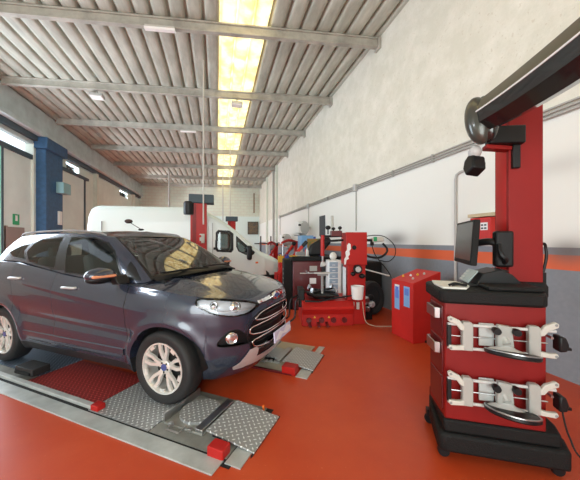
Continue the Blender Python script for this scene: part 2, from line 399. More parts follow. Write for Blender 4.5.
# the panel beside the open doorway, with dark rail
struct(G().box(XL-.18, XL-.08, 10.25, 11.65, 0, 4.32), 'door_1', 'gate')
struct(G().box(XL-.2, XL-.02, 9.0, 11.7, 4.32, 4.48).box(XL-.2, XL-.04, 10.2, 10.27, 0, 4.32), 'trim_24', 'gate_frame')
struct(G().box(XL-.2, XL-.06, 10.14, 10.20, 0, 4.32), 'trim_25', 'teal')
struct(G().box(XL-.18, XL+.04, 13.3, 15.35, 0, 4.4), 'door_2', 'gate', bevel=.01)
struct(G().box(XL-.1, XL+.12, 13.2, 15.6, 4.40, 4.52).box(XL-.1, XL+.08, 15.25, 15.36, 0, 4.4), 'trim_26', 'gate_frame')
for i, (ya, yb) in enumerate(((13.75,14.85),(20.4,22.1))):
    struct(G().box(W0+.1, W0+.12, ya, yb, 4.5, 4.9), 'window_%d' % (i+2), M['lens'])
for i, yy in enumerate((16.4, 23.1)):
    struct(G().box(XL, XL+.16, yy, yy+.22, 0, 4.98), 'trim_%d' % (27+i), 'cream')
struct(G().box(XL-.1, XL+.30, 11.72, 12.85, 0, 5.16), 'trim_30', 'col', bevel=.03)
struct(G().box(XL-.02, XL+.40, 11.6, 13.0, 4.75, 5.16), 'trim_31', 'col', bevel=.03)
# pilaster group in the far right corner
for i, (y, w, m_) in enumerate(((19.6,.30,'cream'),(17.3,.12,'galv'),(16.4,.10,'cream'))):
    struct(G().box(XR-.13, XR, y, y+w, 0, ZC-.02), 'trim_%d' % (40+i), m_)
struct(G().box(3.05, 3.14, 23.72, 23.84, 3.9, 5.6), 'trim_50', mat('rust_brown', (.20,.12,.06), .7))

# ---------------------------------------------------------------- light fittings and hanging cables
def batten(x, y, label, L=.58):
    t = thing('batten_light', label, 'ceiling light', (x, y, ZC-.31), math.atan(SK), 'light fittings under the beams')
    G().box(-L/2, L/2, -.05, .05, .035, .08).obj('housing', 'off_white', t, bevel=.006)
    G().prism([(-.055,.035),(-.04,0),(.04,0),(.055,.035)], 'x', -L/2-.01, L/2+.01).obj('diffuser', 'lamp', t)
batten(-1.13, 6.15, 'white batten light on the nearest roof beam')
batten(-1.1, 11.62, 'short white batten light on the third roof beam, over the lift post')
def flood(x, y, label):
    t = thing('flood_light', label, 'ceiling light', (x, y, ZC-.42), 0, 'light fittings under the beams')
    G().prism([(-.14,.02),(.14,.02),(.11,.11),(-.11,.11)], 'x', -.17, .17).obj('lamp_body', 'lgrey', t, bevel=.01)
    G().box(-.15,.15,-.12,.12,0,.022).obj('lens', 'lamp', t)
    G().box(-.02,.02,-.015,.015,.10,.20).obj('hanger', 'galv', t)
flood(-3.42, 9.3, 'square flood light at the left of the second roof beam')
flood(.60, 8.72, 'grey flood light at the right edge of the roof light')
def cable(x, y, z0, label, r=.012):
    one(G().tube([(x,y,ZC-.01),(x,y,z0)], r, 6), 'hanging_cable', 'off_white', label, 'cable', 'cables hanging from the roof')
cable(-.335, 7.36, 1.9, 'pale cable dropping from the roof beside the red lift post with hanging control', .017)
cable(.60, 13.32, 2.55, 'thin pale cable dropping to the distant red lift post', .022)
one(G().tube([(-3.1,19.9,ZC-.02),(-3.1,19.9,2.6)], .06, 8), 'hanging_pipe', 'lgrey', 'pale vertical drop pipe above the van roof, left one', 'pipe', 'drop pipes near the back wall')
one(G().tube([(.40,19.9,ZC-.02),(.40,19.9,2.6)], .035, 8), 'hanging_pipe', 'lgrey', 'thin pale vertical drop pipe behind the van windshield', 'pipe', 'drop pipes near the back wall')

# ---------------------------------------------------------------- pipes on the right wall
t = thing('cable_conduit', 'three parallel grey conduits running along the right wall', 'conduit', (XR-.03, 0, 2.84))
for k, dz in enumerate((0,.045,.09)):
    G().tube([(0,.2,dz),(0,16.0,dz)], .015, 6).obj('pipe', 'galv', t)
for y in (6.6, 10.5, 15.7):
    G().box(-.05,.025, y-.07, y+.07, -.05, .14).obj('junction_box', 'lgrey', t, bevel=.006)
for y in (8.5, 5.0, 3.9, 2.5):
    G().box(-.022,.025, y-.015, y+.015, -.02, .11).obj('clip', 'galv', t)
def drop(y, z0, z1, label, r=.018):
    one(G().tube([(XR-.017,y,z1),(XR-.017,y,z0)], r, 8), 'drop_pipe', 'galv', label, 'pipe', 'vertical pipes on the right wall')
drop(6.6, 1.75, 2.79, 'vertical pipe dropping behind the tyre changer column')
drop(10.5, 1.9, 2.79, 'vertical pipe beside the dark poster')
drop(15.7, 1.2, 2.79, 'farthest vertical pipe on the right wall')
one(G().tube([(XR-.0215,3.18,2.52),(XR-.0215,3.36,2.52),(XR-.0215,3.43,2.49),(XR-.0215,3.45,2.42),(XR-.0215,3.45,.75)], .019, 8), 'drop_pipe', 'lgrey', 'pale bent pipe on the wall behind the monitor', 'pipe', 'vertical pipes on the right wall')
one(G().tube([(XR-.025,8.14,2.28),(XR-.025,8.14,1.83)], .05, 8), 'wall_tube', 'off_white', 'short thick pale tube on the wall right of the dark poster', 'tube')
one(G().box(XR-.02,XR,8.78,9.3,1.66,2.36), 'wall_poster', 'poster', 'tall dark poster on the right wall', 'poster')
t = thing('wall_picture', 'small dark brown picture on the back wall', 'picture', (3.02, 23.93, 2.05), math.atan(SK))
G().box(-.45,.45,-.04,0,0,1.1).obj('frame', 'black', t); G().box(-.40,.40,-.05,-.035,.05,1.05).obj('print', 'photo', t)
t = thing('hose_cabinet', 'red wall cabinet with a white label behind the tall red post', 'cabinet', (XR, 2.93, 1.45))
G().box(-.16,0,-.16,.14,0,.34).obj('body', 'red_bin', t, bevel=.006)
G().box(-.165,-.16,-.12,-.02,.17,.27).obj('label_plate', 'sticker', t)
for k in range(2):
    for j in range(2): G().box(-.168,-.165,-.105+.045*k,-.075+.045*k,.185+.042*j,.205+.042*j).obj('label_mark', 'black', t)
one(G().box(XR-.17,XR-.001,2.72,3.1,1.80,1.845), 'shelf_board', 'wood', 'pale wooden board lying on the red wall cabinet', 'board')
# left side small things
t = thing('electric_box', 'pale teal electric box high on the blue column', 'electric box', (XL+.30, 12.9, 3.3))
G().box(0,.25,-.55,.0,0,.42).obj('box_body', 'ebox', t, bevel=.01); G().box(.05,.2,.0,.01,.05,.37).obj('cover', 'lgrey', t)
one(G().box(XL+.30,XL+.36,12.45,12.68,2.10,2.62), 'wall_device', 'white_plastic', 'small white wall device at the foot of the blue column', 'device', bevel=.01)
t = thing('exit_sign', 'small green exit sign on the left panel', 'sign', (XL-.08, 10.85, 2.0))
G().box(0,.02,-.14,.14,0,.34).obj('sign_board', 'green', t)
G().box(.02,.025,-.05,.05,.12,.30).obj('white_mark', 'sticker', t)
struct(G().box(XL-.08,XL-.04,10.35,11.2,0,1.92).box(XL-.08,XL-.03,10.35,10.42,0,1.95), 'trim_32', mat('brown_door', (.28,.22,.20), .6))

# ================================================================ the car
CARX, CARY, CARA = -1.003, 4.094, R(-35.5)
car = thing('car', 'dark grey compact suv parked on the alignment runways', 'car', (CARX, CARY, .012), CARA)
def interp(x, T):
    return float(np.interp(x, [t[0] for t in T], [t[1] for t in T]))
def sm(x, T):   # smooth interpolation (averaged linear)
    return sum(interp(x+d, T)*w for d, w in ((-.12,.1),(-.06,.2),(0,.4),(.06,.2),(.12,.1)))
ZS = [(-2.1,1.16),(-1.5,1.215),(-1.0,1.205),(-.5,1.14),(0,1.08),(.6,1.045),(1.0,1.03),(1.3,1.005),(1.6,.965),(1.85,.925),(2.05,.895)]
WZ = [(.15,.74),(.22,.80),(.30,.838),(.40,.862),(.50,.866),(.60,.868),(.70,.884),(.80,.893),(.88,.890),(.95,.872),(1.0,.852),(1.04,.828),(1.2,.80)]
XF = [(.15,1.84),(.22,1.90),(.30,1.955),(.40,1.995),(.55,2.01),(.70,2.015),(.80,2.005),(.86,1.99),(.92,1.96),(1.0,1.88),(1.2,1.8)]
XRR = [(.15,-1.85),(.3,-1.97),(.6,-2.0),(.9,-1.98),(1.2,-1.92)]
X0F, X1R, NF, NR = .75, -1.2, 2.75, 3.6
def shape_t(T, z): return interp(z-.02, T)*.25+interp(z, T)*.5+interp(z+.02, T)*.25
# reference outline phi table for arclength (z = .7)
PH = np.linspace(0, pi/2, 1500)
def nose(phi, w, xf, n): return X0F+(xf-X0F)*max(sin(phi),0)**(2/n), w*max(cos(phi),0)**(2/n)
_p = np.array([nose(a, .875, 2.01, NF) for a in PH])[::-1]      # from the nose centre round to the side
_s = np.concatenate([[0], np.cumsum(np.hypot(*np.diff(_p, axis=0).T))]); LN = _s[-1]; PHr = PH[::-1]
_q = np.array([((X1R+( -2.0-X1R)*max(sin(a),0)**(2/NR)), .875*max(cos(a),0)**(2/NR)) for a in PH])
_r = np.concatenate([[0], np.cumsum(np.hypot(*np.diff(_q, axis=0).T))]); LR = _r[-1]
LS = X0F-X1R
def u_of(x, y=.8):
    if x > X0F: return float(_s[np.argmin((_p[:,0]-x)**2+(_p[:,1]-abs(y))**2)])
    return LN+(X0F-x)
ARC = [(1.26,.325),(-1.26,.325)]
def S(u, z, off=0.):
    """body side surface at arclength u from the nose centre (car right side, y negative); returns point"""
    def raw(u, z):
        xe = 1.9 if u < .3 else None
        w = shape_t(WZ, z); xf = shape_t(XF, z); xr = shape_t(XRR, z)
        if u <= LN:
            phi = float(np.interp(u, _s, PHr)); x, y = nose(phi, w, xf, NF)
        elif u <= LN+LS: x, y = X0F-(u-LN), w
        else:
            phi = float(np.interp(u-LN-LS, _r, PH)); x = X1R+(xr-X1R)*max(sin(phi),0)**(2/NR); y = w*max(cos(phi),0)**(2/NR)
        return x, y
    x, y = raw(u, z)
    # shift the section with the rising shoulder
    k = min(1, max(0, (z-.35)/.6)); zz = z-(sm(x, ZS)-1.04)*k
    if x > .9: zz = z-(sm(x, ZS)-1.04)*k*max(0, 1-(x-.9)/.7)-max(0,min(1,(x-.9)/.7))*0
    x, y = raw(u, zz)
    for ax, az in ARC:       # flared arches
        d = math.hypot(x-ax, z-az)
        y += .022*math.exp(-((d-.40)/.055)**2) if d > .34 else .022*math.exp(-((.34-.40)/.055)**2)
    # hollow along the lower doors and crease above
    if -1.0 < x < 1.1:
        kk = min(1, (x+1.0)/.25, (1.1-x)/.25)
        y -= .016*kk*math.exp(-((z-.60+.03*x)/.055)**2); y += .008*kk*math.exp(-((z-.92+.10*x)/.03)**2)
    # front lower intake and corner creases
    if off: 
        e = .01; a = Vector(S(max(u-e,0), z)+(0,))if False else None
    return x, -y, z
def Sn(u, z):
    e = .012; p1 = Vector(S(u+e, z)); p0 = Vector(S(max(u-e,0), z)); q1 = Vector(S(u, z+e)); q0 = Vector(S(u, z-e))
    n = (p1-p0).cross(q1-q0); n.normalize()
    if n.dot(Vector((p0.x*.3, p0.y, 0))) < 0: n = -n
    return n
def SP(u, z, off):
    return Vector(S(u, z))+Sn(u, z)*off
def inpoly(x, y, P):
    c = False; n = len(P); j = n-1
    for i in range(n):
        xi, yi = P[i]; xj, yj = P[j]
        if (yi > y) != (yj > y) and x < (xj-xi)*(y-yi)/(yj-yi)+xi: c = not c
        j = i
    return c
def pdist(x, y, P):
    d = 9; n = len(P)
    for i in range(n):
        ax, ay = P[i]; bx, by = P[(i+1)%n]; L = (bx-ax)**2+(by-ay)**2
        t = max(0, min(1, ((x-ax)*(bx-ax)+(y-ay)*(by-ay))/L)) if L else 0
        d = min(d, math.hypot(x-ax-t*(bx-ax), y-ay-t*(by-ay)))
    return d
def roundpoly(P, it=2, k=.2):
    for _ in range(it):
        Q = []
        for i in range(len(P)):
            a, b = P[i], P[(i+1)%len(P)]
            Q += [(a[0]*(1-k)+b[0]*k, a[1]*(1-k)+b[1]*k), (a[0]*k+b[0]*(1-k), a[1]*k+b[1]*(1-k))]
        P = Q
    return P
RA = .375
def zbot(x):
    zb = .205
    if x > 1.6: zb = .175
    for ax, az in ARC:
        d = abs(x-ax)
        if d < RA: zb = max(zb, az+math.sqrt(RA*RA-d*d))
    return zb
uh = lambda x, y: u_of(x, y)
# front regions in (u, z)
HL = roundpoly([(uh(1.965,.30),.845),(uh(1.93,.45),.780),(uh(1.85,.60),.770),(uh(1.72,.74),.81),(uh(1.59,.805),.895),(uh(1.62,.795),.955),(uh(1.80,.68),.945),(uh(1.93,.42),.895)], 1)
GR = roundpoly([(-.5,.795),(.30,.795),(.47,.68),(.50,.58),(.43,.425),(.36,.405),(-.5,.405)], 1)
FG = roundpoly([(uh(1.94,.44),.505),(uh(1.87,.60),.500),(uh(1.76,.745),.510),(uh(1.76,.745),.56),(uh(1.83,.67),.645),(uh(1.88,.58),.655),(uh(1.92,.50),.59)], 1)
BAR = [(-.5,.915),(.345,.880),(.345,.850),(-.5,.868)]
SKID = [(-.5,.36),(.34,.36),(.36,.43),(.50,.43),(.53,.30),(.50,.25),(-.5,.25)]
SEAMX = [.835, -.25, -.995]
us = list(np.arange(0, LN+.02, .0085))+list(np.arange(LN+.02, LN+LS+LR+.001, .0105))
us += [LN+(X0F-sx)+d for sx in SEAMX for d in (-.0035,.0035)]
for ax, _ in ARC:
    for e in (-RA, RA):
        for dd in (-.002, .002): us.append(u_of(ax+e+dd, .86))
us = sorted(set(round(float(v), 4) for v in us))
us = [v for i, v in enumerate(us) if i == 0 or v-us[i-1] > .0015 or True]
NT = 88
regs = {k: G() for k in ('body_shell','front_door','rear_door','door_gap','sill_trim')}
pts = []
for u in us:
    x, y, _ = S(u, .6); zb = zbot(x); zt = sm(x, ZS)
    if x > 1.7: zt = sm(x, ZS)-.0
    col = []
    xs, ys, zs_ = S(u, zb)
    inn = .93 if zb > .24 else .88
    col.append((xs*(.99 if u < .6 else 1), ys+.10 if ys < -.12 else 0, zb+.004))
    for t in range(NT+1):
        z = zb+(zt-zb)*(t/NT); col.append(S(u, z))
    pts.append(col)
for i in range(len(us)-1):
    um = (us[i]+us[i+1])/2; cells = {}
    for j in range(NT+1):
        a, b, c, d = pts[i][j], pts[i+1][j], pts[i+1][j+1], pts[i][j+1]
        x = (a[0]+b[0]+c[0]+d[0])/4; z = (a[2]+b[2]+c[2]+d[2])/4
        k = 'body_shell'
        if j > 0 and um < 1.35:
            if inpoly(um, z, HL) or inpoly(um, z, GR) or inpoly(um, z, FG): continue
        if -1.0 < x < .84 and z > .335 and um > LN-.1 and j > 0:
            if any(abs(x-sx) < .0045 for sx in SEAMX) : k = 'door_gap'
            elif z < .342: k = 'door_gap'
            elif x > -.25: k = 'front_door'
            elif x > -.995: k = 'rear_door'
        elif z < .30 and um > 1.2: k = 'sill_trim'
        for sgn in (1, -1):
            q = [(p[0], p[1]*sgn, p[2]) for p in (a, b, c, d)]
            kk = k if (sgn == 1 or k in ('body_shell','sill_trim')) else k+'L'
            cells.setdefault(kk, []).append(q if sgn == 1 else q[::-1])
    for k, Q in cells.items():
        g = regs.setdefault(k, G())
        for q in Q: g.add(q, [(0,1,2,3)])
MERGE = 1e-5
def merged(g, name, m, parent, smooth=40):
    me = bpy.data.meshes.new(name); me.from_pydata(g.v, [], g.f)
    b = bmesh.new(); b.from_mesh(me); bmesh.ops.remove_doubles(b, verts=b.verts, dist=2e-5); bmesh.ops.recalc_face_normals(b, faces=b.faces); b.to_mesh(me); b.free()
    me.materials.append(M[m]); me.polygons.foreach_set('use_smooth', [True]*len(me.polygons)); me.set_sharp_from_angle(angle=R(smooth))
    o = bpy.data.objects.new(name, me); C.objects.link(o); o.parent = parent; return o
# hood: cap over the front, from the shoulder line inwards
g = regs['body_shell']; hoodg = G(); gap = G()
def crown(x): return interp(x, [(.5,.095),(1.0,.09),(1.4,.075),(1.8,.045),(2.0,.02)])
cols = []
hu = [u for u in us if S(u, 1.0)[0] > .60]
rr = sorted(set([0,.01,.02,.035,.05,.058,.064,.07]+list(np.linspace(.07,1,34))))
for u in hu:
    top = pts[us.index(u)][-1]; xb, yb, zb_ = top; row = []
    for r_ in rr:
        y = yb*(1-r_); e = 1-(1-r_)**2.2
        z = zb_+crown(xb)*e
        # power bulge lines
        z += .010*math.exp(-((abs(y)-.50)/.06)**2)*min(1, max(0, (1.9-xb)/.4))*min(1, r_*5)
        row.append((xb, y, z))
    cols.append(row)
for i in range(len(cols)-1):
    for j in range(len(rr)-1):
        a, b, c, d = cols[i][j], cols[i+1][j], cols[i+1][j+1], cols[i][j+1]
        rm = (rr[j]+rr[j+1])/2; tgt = g if rm < .058 else (gap if rm < .064 else hoodg)
        xm = (a[0]+b[0])/2
        for sgn in (1,-1):
            q = [(p[0], p[1]*sgn, p[2]) for p in (a,b,c,d)]; tgt.add(q if sgn == 1 else q[::-1], [(0,1,2,3)])
hood = merged(hoodg, 'hood', 'paint', car, 60)
merged(gap, 'hood_gap', 'seal', car)

# greenhouse between the belt loop and the roof loop
BL = [(1.15,0,1.135),(1.11,.38,1.125),(1.00,.64,1.095),(.90,.765,1.055),(.55,.803,1.058),(0,.812,1.092),(-.5,.808,1.152),(-1.0,.80,1.215),(-1.5,.765,1.225),(-1.80,.62,1.20),(-1.90,.3,1.18),(-1.92,0,1.18)]
TL = [(.12,0,1.562),(.16,.33,1.552),(.27,.515,1.512),(.22,.575,1.512),(.03,.598,1.533),(-.28,.612,1.548),(-.62,.615,1.552),(-1.02,.605,1.545),(-1.42,.575,1.525),(-1.66,.47,1.50),(-1.74,.25,1.50),(-1.75,0,1.50)]
def cr(P, t, sym=True):
    n = len(P)-1; i = min(int(t), n-1); t -= i
    def g_(k):
        if k < 0: p = P[-k]; return Vector((p[0], -p[1], p[2]))
        if k > n: p = P[2*n-k]; return Vector((p[0], -p[1], p[2]))
        return Vector(P[k])
    p0, p1, p2, p3 = g_(i-1), g_(i), g_(i+1), g_(i+2)
    return .5*((2*p1)+(-p0+p2)*t+(2*p0-5*p1+4*p2-p3)*t*t+(-p0+3*p1-3*p2+p3)*t**3)
NS, NV = 420, 56
ss = []
for k in range(11):
    L = (Vector(BL[k+1])-Vector(BL[k])).length; n = max(6, int(L/.0095)); ss += [k+i/n for i in range(n)]
ss.append(11)
FW = [(-.155,1.128),(.66,1.100),(.52,1.255),(.42,1.345),(.27,1.432),(.06,1.488),(-.33,1.512),(-.27,1.35)]
SAIL = [(.70,1.095),(.90,1.075),(.80,1.16),(.66,1.285)]
RW = [(-.35,1.160),(-.84,1.232),(-.96,1.33),(-.93,1.43),(-.84,1.482),(-.47,1.512),(-.41,1.34)]
QW = [(-.93,1.25),(-1.22,1.275),(-1.34,1.32),(-1.25,1.42),(-1.06,1.475),(-1.00,1.45),(-1.04,1.34)]
wins = {'door_window': FW, 'rear_door_window': RW, 'quarter_window': QW}
cg = {k: G() for k in ('ws','seal','door_window','rear_door_window','quarter_window','back_window','door_windowL','rear_door_windowL','quarter_windowL')}
gp = []
for s_ in ss:
    b = cr(BL, s_); t = cr(TL, s_); row = []
    out = Vector((b.x*.25+.1, b.y, 0)).normalized() if s_ > 2.5 else Vector((1, b.y*.5, .6)).normalized()
    blend = .026
    for j in range(NV+1):
        v = j/NV; p = b.lerp(t, v)+out*(4*v*(1-v)*blend); row.append(p)
    gp.append(row)
for i in range(len(ss)-1):
    sm_ = (ss[i]+ss[i+1])/2
    for j in range(NV):
        a, b, c, d = gp[i][j], gp[i+1][j], gp[i+1][j+1], gp[i][j+1]
        m_ = (a+b+c+d)/4; v = (j+.5)/NV; k = None
        if sm_ < 2.62:
            if sm_ < 2.25+0*v and .05 < v < .95: k = 'ws'
            elif sm_ < 2.40: k = 'seal'
        elif sm_ < 8.6:
            for nm, P in wins.items():
                if inpoly(m_.x, m_.z, P): k = nm; break
                if pdist(m_.x, m_.z, P) < .016: k = 'seal'
            if inpoly(m_.x, m_.z, SAIL): k = 'seal'
            if k is None and (-.42 < m_.x < -.14) and m_.z < 1.515 and m_.z > 1.14: k = 'seal'
        elif sm_ > 9.6 and .12 < v < .85: k = 'back_window'
        for sgn in (1,-1):
            q = [(p[0], -p[1]*sgn, p[2]) for p in (a,b,c,d)]
            if sgn == -1: q = q[::-1]
            kk = k+'L' if (k in wins and sgn == -1) else k
            (g if k is None else cg[kk]).add(q, [(0,1,2,3)])
# roof cap and the narrow shelf joining greenhouse to the lower body
for i in range(len(ss)-1):
    NR_ = 14
    def cap(s_):
        t = cr(TL, s_); return [Vector((t.x, t.y*(1-k/NR_), t.z+.055*(1-(1-k/NR_)**2)*min(1, (.30-t.x)*2.2+.12)*min(1, (t.x+1.9)*2.5))) for k in range(NR_+1)]
    c0, c1 = cap(ss[i]), cap(ss[i+1])
    for j in range(NR_):
        for sgn in (1,-1):
            q = [(p[0], -p[1]*sgn, p[2]) for p in (c0[j], c1[j], c1[j+1], c0[j+1])]
            g.add(q if sgn == 1 else q[::-1], [(0,1,2,3)])
for i in range(len(us)-1):
    a, b = pts[i][-1], pts[i+1][-1]
    if a[0] < .98 and a[1] < -.05:
        def inner(p):
            # nearest belt point for this x on the side, pulled to the greenhouse foot
            y = -interp(p[0], [(BL[k][0], BL[k][1]) for k in range(10, 1, -1)]); z = interp(p[0], [(BL[k][0], BL[k][2]) for k in range(10, 1, -1)])
            return (p[0], max(y, p[1]+.004)+.012, z-.004)
        for sgn in (1,-1):
            q = [(p[0], p[1]*sgn, p[2]) for p in (a, b, inner(b), inner(a))]; g.add(q, [(0,1,2,3)])
merged(g, 'body_shell', 'paint', car, 45)
for k, n_ in (('front_door','front_door'),('rear_door','rear_door'),('front_doorL','front_door'),('rear_doorL','rear_door')):
    merged(regs[k], n_, 'paint', car, 45)
merged(regs['door_gap'], 'door_gap', 'seal', car); merged(regs['door_gapL'], 'door_gap', 'seal', car); merged(regs['sill_trim'], 'sill_trim', 'cladding', car)
merged(cg['ws'], 'windshield', 'ws_glass', car); merged(cg['seal'], 'window_surround', 'seal', car)
for k in ('door_window','rear_door_window','quarter_window'):
    for e in ('', 'L'): merged(cg[k+e], k, 'glass', car)
merged(cg['back_window'], 'rear_window', 'glass', car)
# underbody, wheel wells and cabin
ub = G(); ub.box(-1.85,1.60,-.60,.60,.24,.88); ub.box(-.83,.83,-.775,.775,.20,.88); ub.obj('underbody', 'dark', car, smooth=0)
for ax, az in ARC:
    for sg in (-1,1):
        wl = G()
        pr = [(RA+.012, .0), (RA+.012, .20)]
        vs = []; n = 28
        for k in range(n+1):
            a = pi*k/n; vs += [(ax+(RA+.01)*cos(a), sg*.60, az+(RA+.01)*sin(a)), (ax+(RA+.01)*cos(a), sg*.80, az+(RA+.01)*sin(a))]
        wl.add(vs, [(2*k,2*k+1,2*k+3,2*k+2) for k in range(n)])
        wl.add([(ax+(RA+.01)*cos(pi*k/n), sg*.605, az+(RA+.01)*sin(pi*k/n)) for k in range(n+1)], [tuple(range(n+1))])
        wl.obj('wheel_arch_liner', 'dark', car)

fl = G(); fl.box(-1.80,.80,-.74,.74,.86,.90); fl.obj('cabin_floor', 'seat', car)
ds = G(); ds.prism([(.52,.90),(.60,1.06),(.80,1.085),(1.08,1.085),(1.10,.90)], 'y', -.66, .66); ds.obj('dashboard', 'black_rough', car, bevel=.02)
def seat(x, y):
    a = G(); a.cbox((x,y,1.06), .13, .46, .50, (0,R(-14),0)); s_ = a.obj('seat', 'seat', car, bevel=.05, seg=3)
    h = G(); h.cbox((x-.10,y,1.385), .09, .27, .17, (0,R(-10),0)); h.obj('headrest', 'seat', s_, bevel=.035, seg=3)
seat(-.12,-.37); seat(-.12,.37)
a = G(); a.cbox((-.98,0,1.05), .13, 1.2, .42, (0,R(-14),0)); s_ = a.obj('rear_bench', 'seat', car, bevel=.04, seg=3)
for yy in (-.35,.35):
    h = G(); h.cbox((-1.05,yy,1.32), .08, .26, .13, (0,R(-10),0)); h.obj('headrest', 'seat', s_, bevel=.03, seg=3)
sw = G(); mt = Matrix.Translation((.42,.37,1.10)) @ Matrix.Rotation(R(-65),4,'Y')
sw.ring([(.185+.013*cos(a), .013*sin(a)) for a in [2*pi*k/8 for k in range(8)]], n=28, mtx=mt); sw.lathe([(.05,-.02),(.06,.02)], n=12, mtx=mt); sw.box(-.012,.012,-.18,.18,-.01,.01,mt)
sw.obj('steering_wheel', 'black', car)
# wipers and cowl
cw = G(); cw.grid([[(x+.055, y, z-.012) for (x,y,z) in [tuple(cr(BL, s_)) for s_ in np.linspace(0,2.3,20)]], [(x-.01, y, z+.012) for (x,y,z) in [tuple(cr(BL, s_)) for s_ in np.linspace(0,2.3,20)]]])
cw.grid([[(x+.055, -y, z-.012) for (x,y,z) in [tuple(cr(BL, s_)) for s_ in np.linspace(0,2.3,20)]], [(x-.01, -y, z+.012) for (x,y,z) in [tuple(cr(BL, s_)) for s_ in np.linspace(0,2.3,20)]]])
cw.obj('cowl_panel', 'black', car, fix=False)
for ya, yb in ((-.10,-.60),(.45,-.05)):
    def wp(y, up):
        b_ = cr(BL, min(2.2, abs(y)/.64*2)); return (b_.x+.035-up*.07, y, b_.z+.02+up*.055)
    wi = G(); wi.tube([wp(ya,0), wp((ya+yb)/2,.3), wp(yb,.35)], .010, 6, smooth=5); wi.cbox(wp((ya*.3+yb*.7),.33), .02, .50, .014); wi.obj('wiper', 'black', car)
# mirrors
for sg in (-1,1):
    mg = G(); P = []
    mg.ball((.65, sg*.985, 1.145), 1, (.095,.135,.072), 24, 14)
    mo = mg.obj('door_mirror', 'paint', car, smooth=180)
    G().prism([(.72,1.05),(.82,1.06),(.76,1.14),(.68,1.14)], 'y', sg*.80, sg*.93).obj('mirror_foot', 'black', mo, bevel=.012)
    am = G(); am.cbox((.722, sg*1.000, 1.140), .05, .20, .026, (0,0,R(sg*12))); am.obj('indicator', 'amber', mo, bevel=.01)
    ms = G(); ms.ball((.65, sg*.985, 1.110), 1, (.090,.130,.045), 20, 8); ms.obj('mirror_base', 'black', mo, smooth=180)
# door handles
for x, z in ((.03,.975),(-.90,1.035)):
    for sg in (-1,1):
        p = S(LN+(X0F-x), z); hg = G(); yo = sg*(abs(p[1])+.022)
        hg.tube([(x-.095, sg*(abs(p[1])-.002), z-.004),(x-.085,yo,z),(x,yo+sg*.006,z+.003),(x+.085,yo,z+.004),(x+.097, sg*(abs(p[1])-.002), z+.004)], .014, 8, smooth=4)
        hg.obj('door_handle', 'silver', car, smooth=180)
# roof rails, antenna
for sg in (-1,1):
    rg = G(); rg.tube([(.16,sg*.565,1.525),(.05,sg*.580,1.556),(-.3,sg*.600,1.585),(-.8,sg*.600,1.585),(-1.3,sg*.585,1.565),(-1.45,sg*.57,1.535)], .012, 8, smooth=6); rg.obj('roof_rail', 'grey', car, smooth=180)
an = G(); an.ball((.02,0,1.615), 1, (.05,.022,.014)); ao = an.obj('antenna_foot', 'black', car, smooth=180)
ag = G(); ag.tube([(.02,0,1.62),(-.17,-.03,1.725)], .005, 6); ag.obj('antenna_rod', 'black', ao)
G().ball((-.17,-.03,1.73), 1, (.055,.045,.03)).obj('antenna_tip', mat('brown_foam', (.06,.035,.03), .8), ao, smooth=180)
# sills: bright strip under the doors
for sg in (-1,1):
    st = G(); rows = []
    for x in np.linspace(.80,-.80,30):
        p = S(LN+(X0F-x), .43); row = [(x, sg*(abs(S(LN+(X0F-x), z)[1])+o), z) for z, o in ((.375,.001),(.385,.010),(.435,.010),(.445,.001))]
        rows.append(row)
    st.grid(rows); st.obj('door_moulding', 'paint', car, fix=False)

# front end pieces laid on the nose surface
def patch(P, off, name, m, parent, depth=.012, nx=50, both=True, mirror=1):
    """a shaped piece following the nose: dense cells inside polygon P (u,z)"""
    P = [(u, z) for u, z in P]
    umin, umax = max(-.5, min(p[0] for p in P)), max(p[0] for p in P); zmin, zmax = min(p[1] for p in P), max(p[1] for p in P)
    gg = G(); nu = max(4, int((umax-umin)/.006)); nz = max(3, int((zmax-zmin)/.005))
    uu = np.linspace(umin, umax, nu+1); zz = np.linspace(zmin, zmax, nz+1); cache = {}
    def V(i, j):
        if (i,j) not in cache:
            u = uu[i]; p = SP(abs(u), zz[j], off); y = p.y if u >= 0 else -p.y
            cache[i,j] = (p.x, y*mirror, p.z)
        return cache[i,j]
    for i in range(nu):
        for j in range(nz):
            if inpoly((uu[i]+uu[i+1])/2, (zz[j]+zz[j+1])/2, P): gg.add([V(i,j),V(i+1,j),V(i+1,j+1),V(i,j+1)], [(0,1,2,3)])
    return merged(gg, name, m, parent)
def line_on(P, off, r, name, m, parent, mirror=1, closed=False, sub=10):
    Q = []; n = len(P)
    for i in range(n if closed else n-1):
        a, b = P[i], P[(i+1)%n]
        for k in range(sub): t = k/sub; Q.append((a[0]*(1-t)+b[0]*t, a[1]*(1-t)+b[1]*t))
    if not closed: Q.append(P[-1])
    W = []
    for u, z in Q:
        p = SP(abs(u), z, off); W.append((p.x, (p.y if u >= 0 else -p.y)*mirror, p.z))
    return G().tube(W, r, 8, closed=closed).obj(name, m, parent, smooth=180)
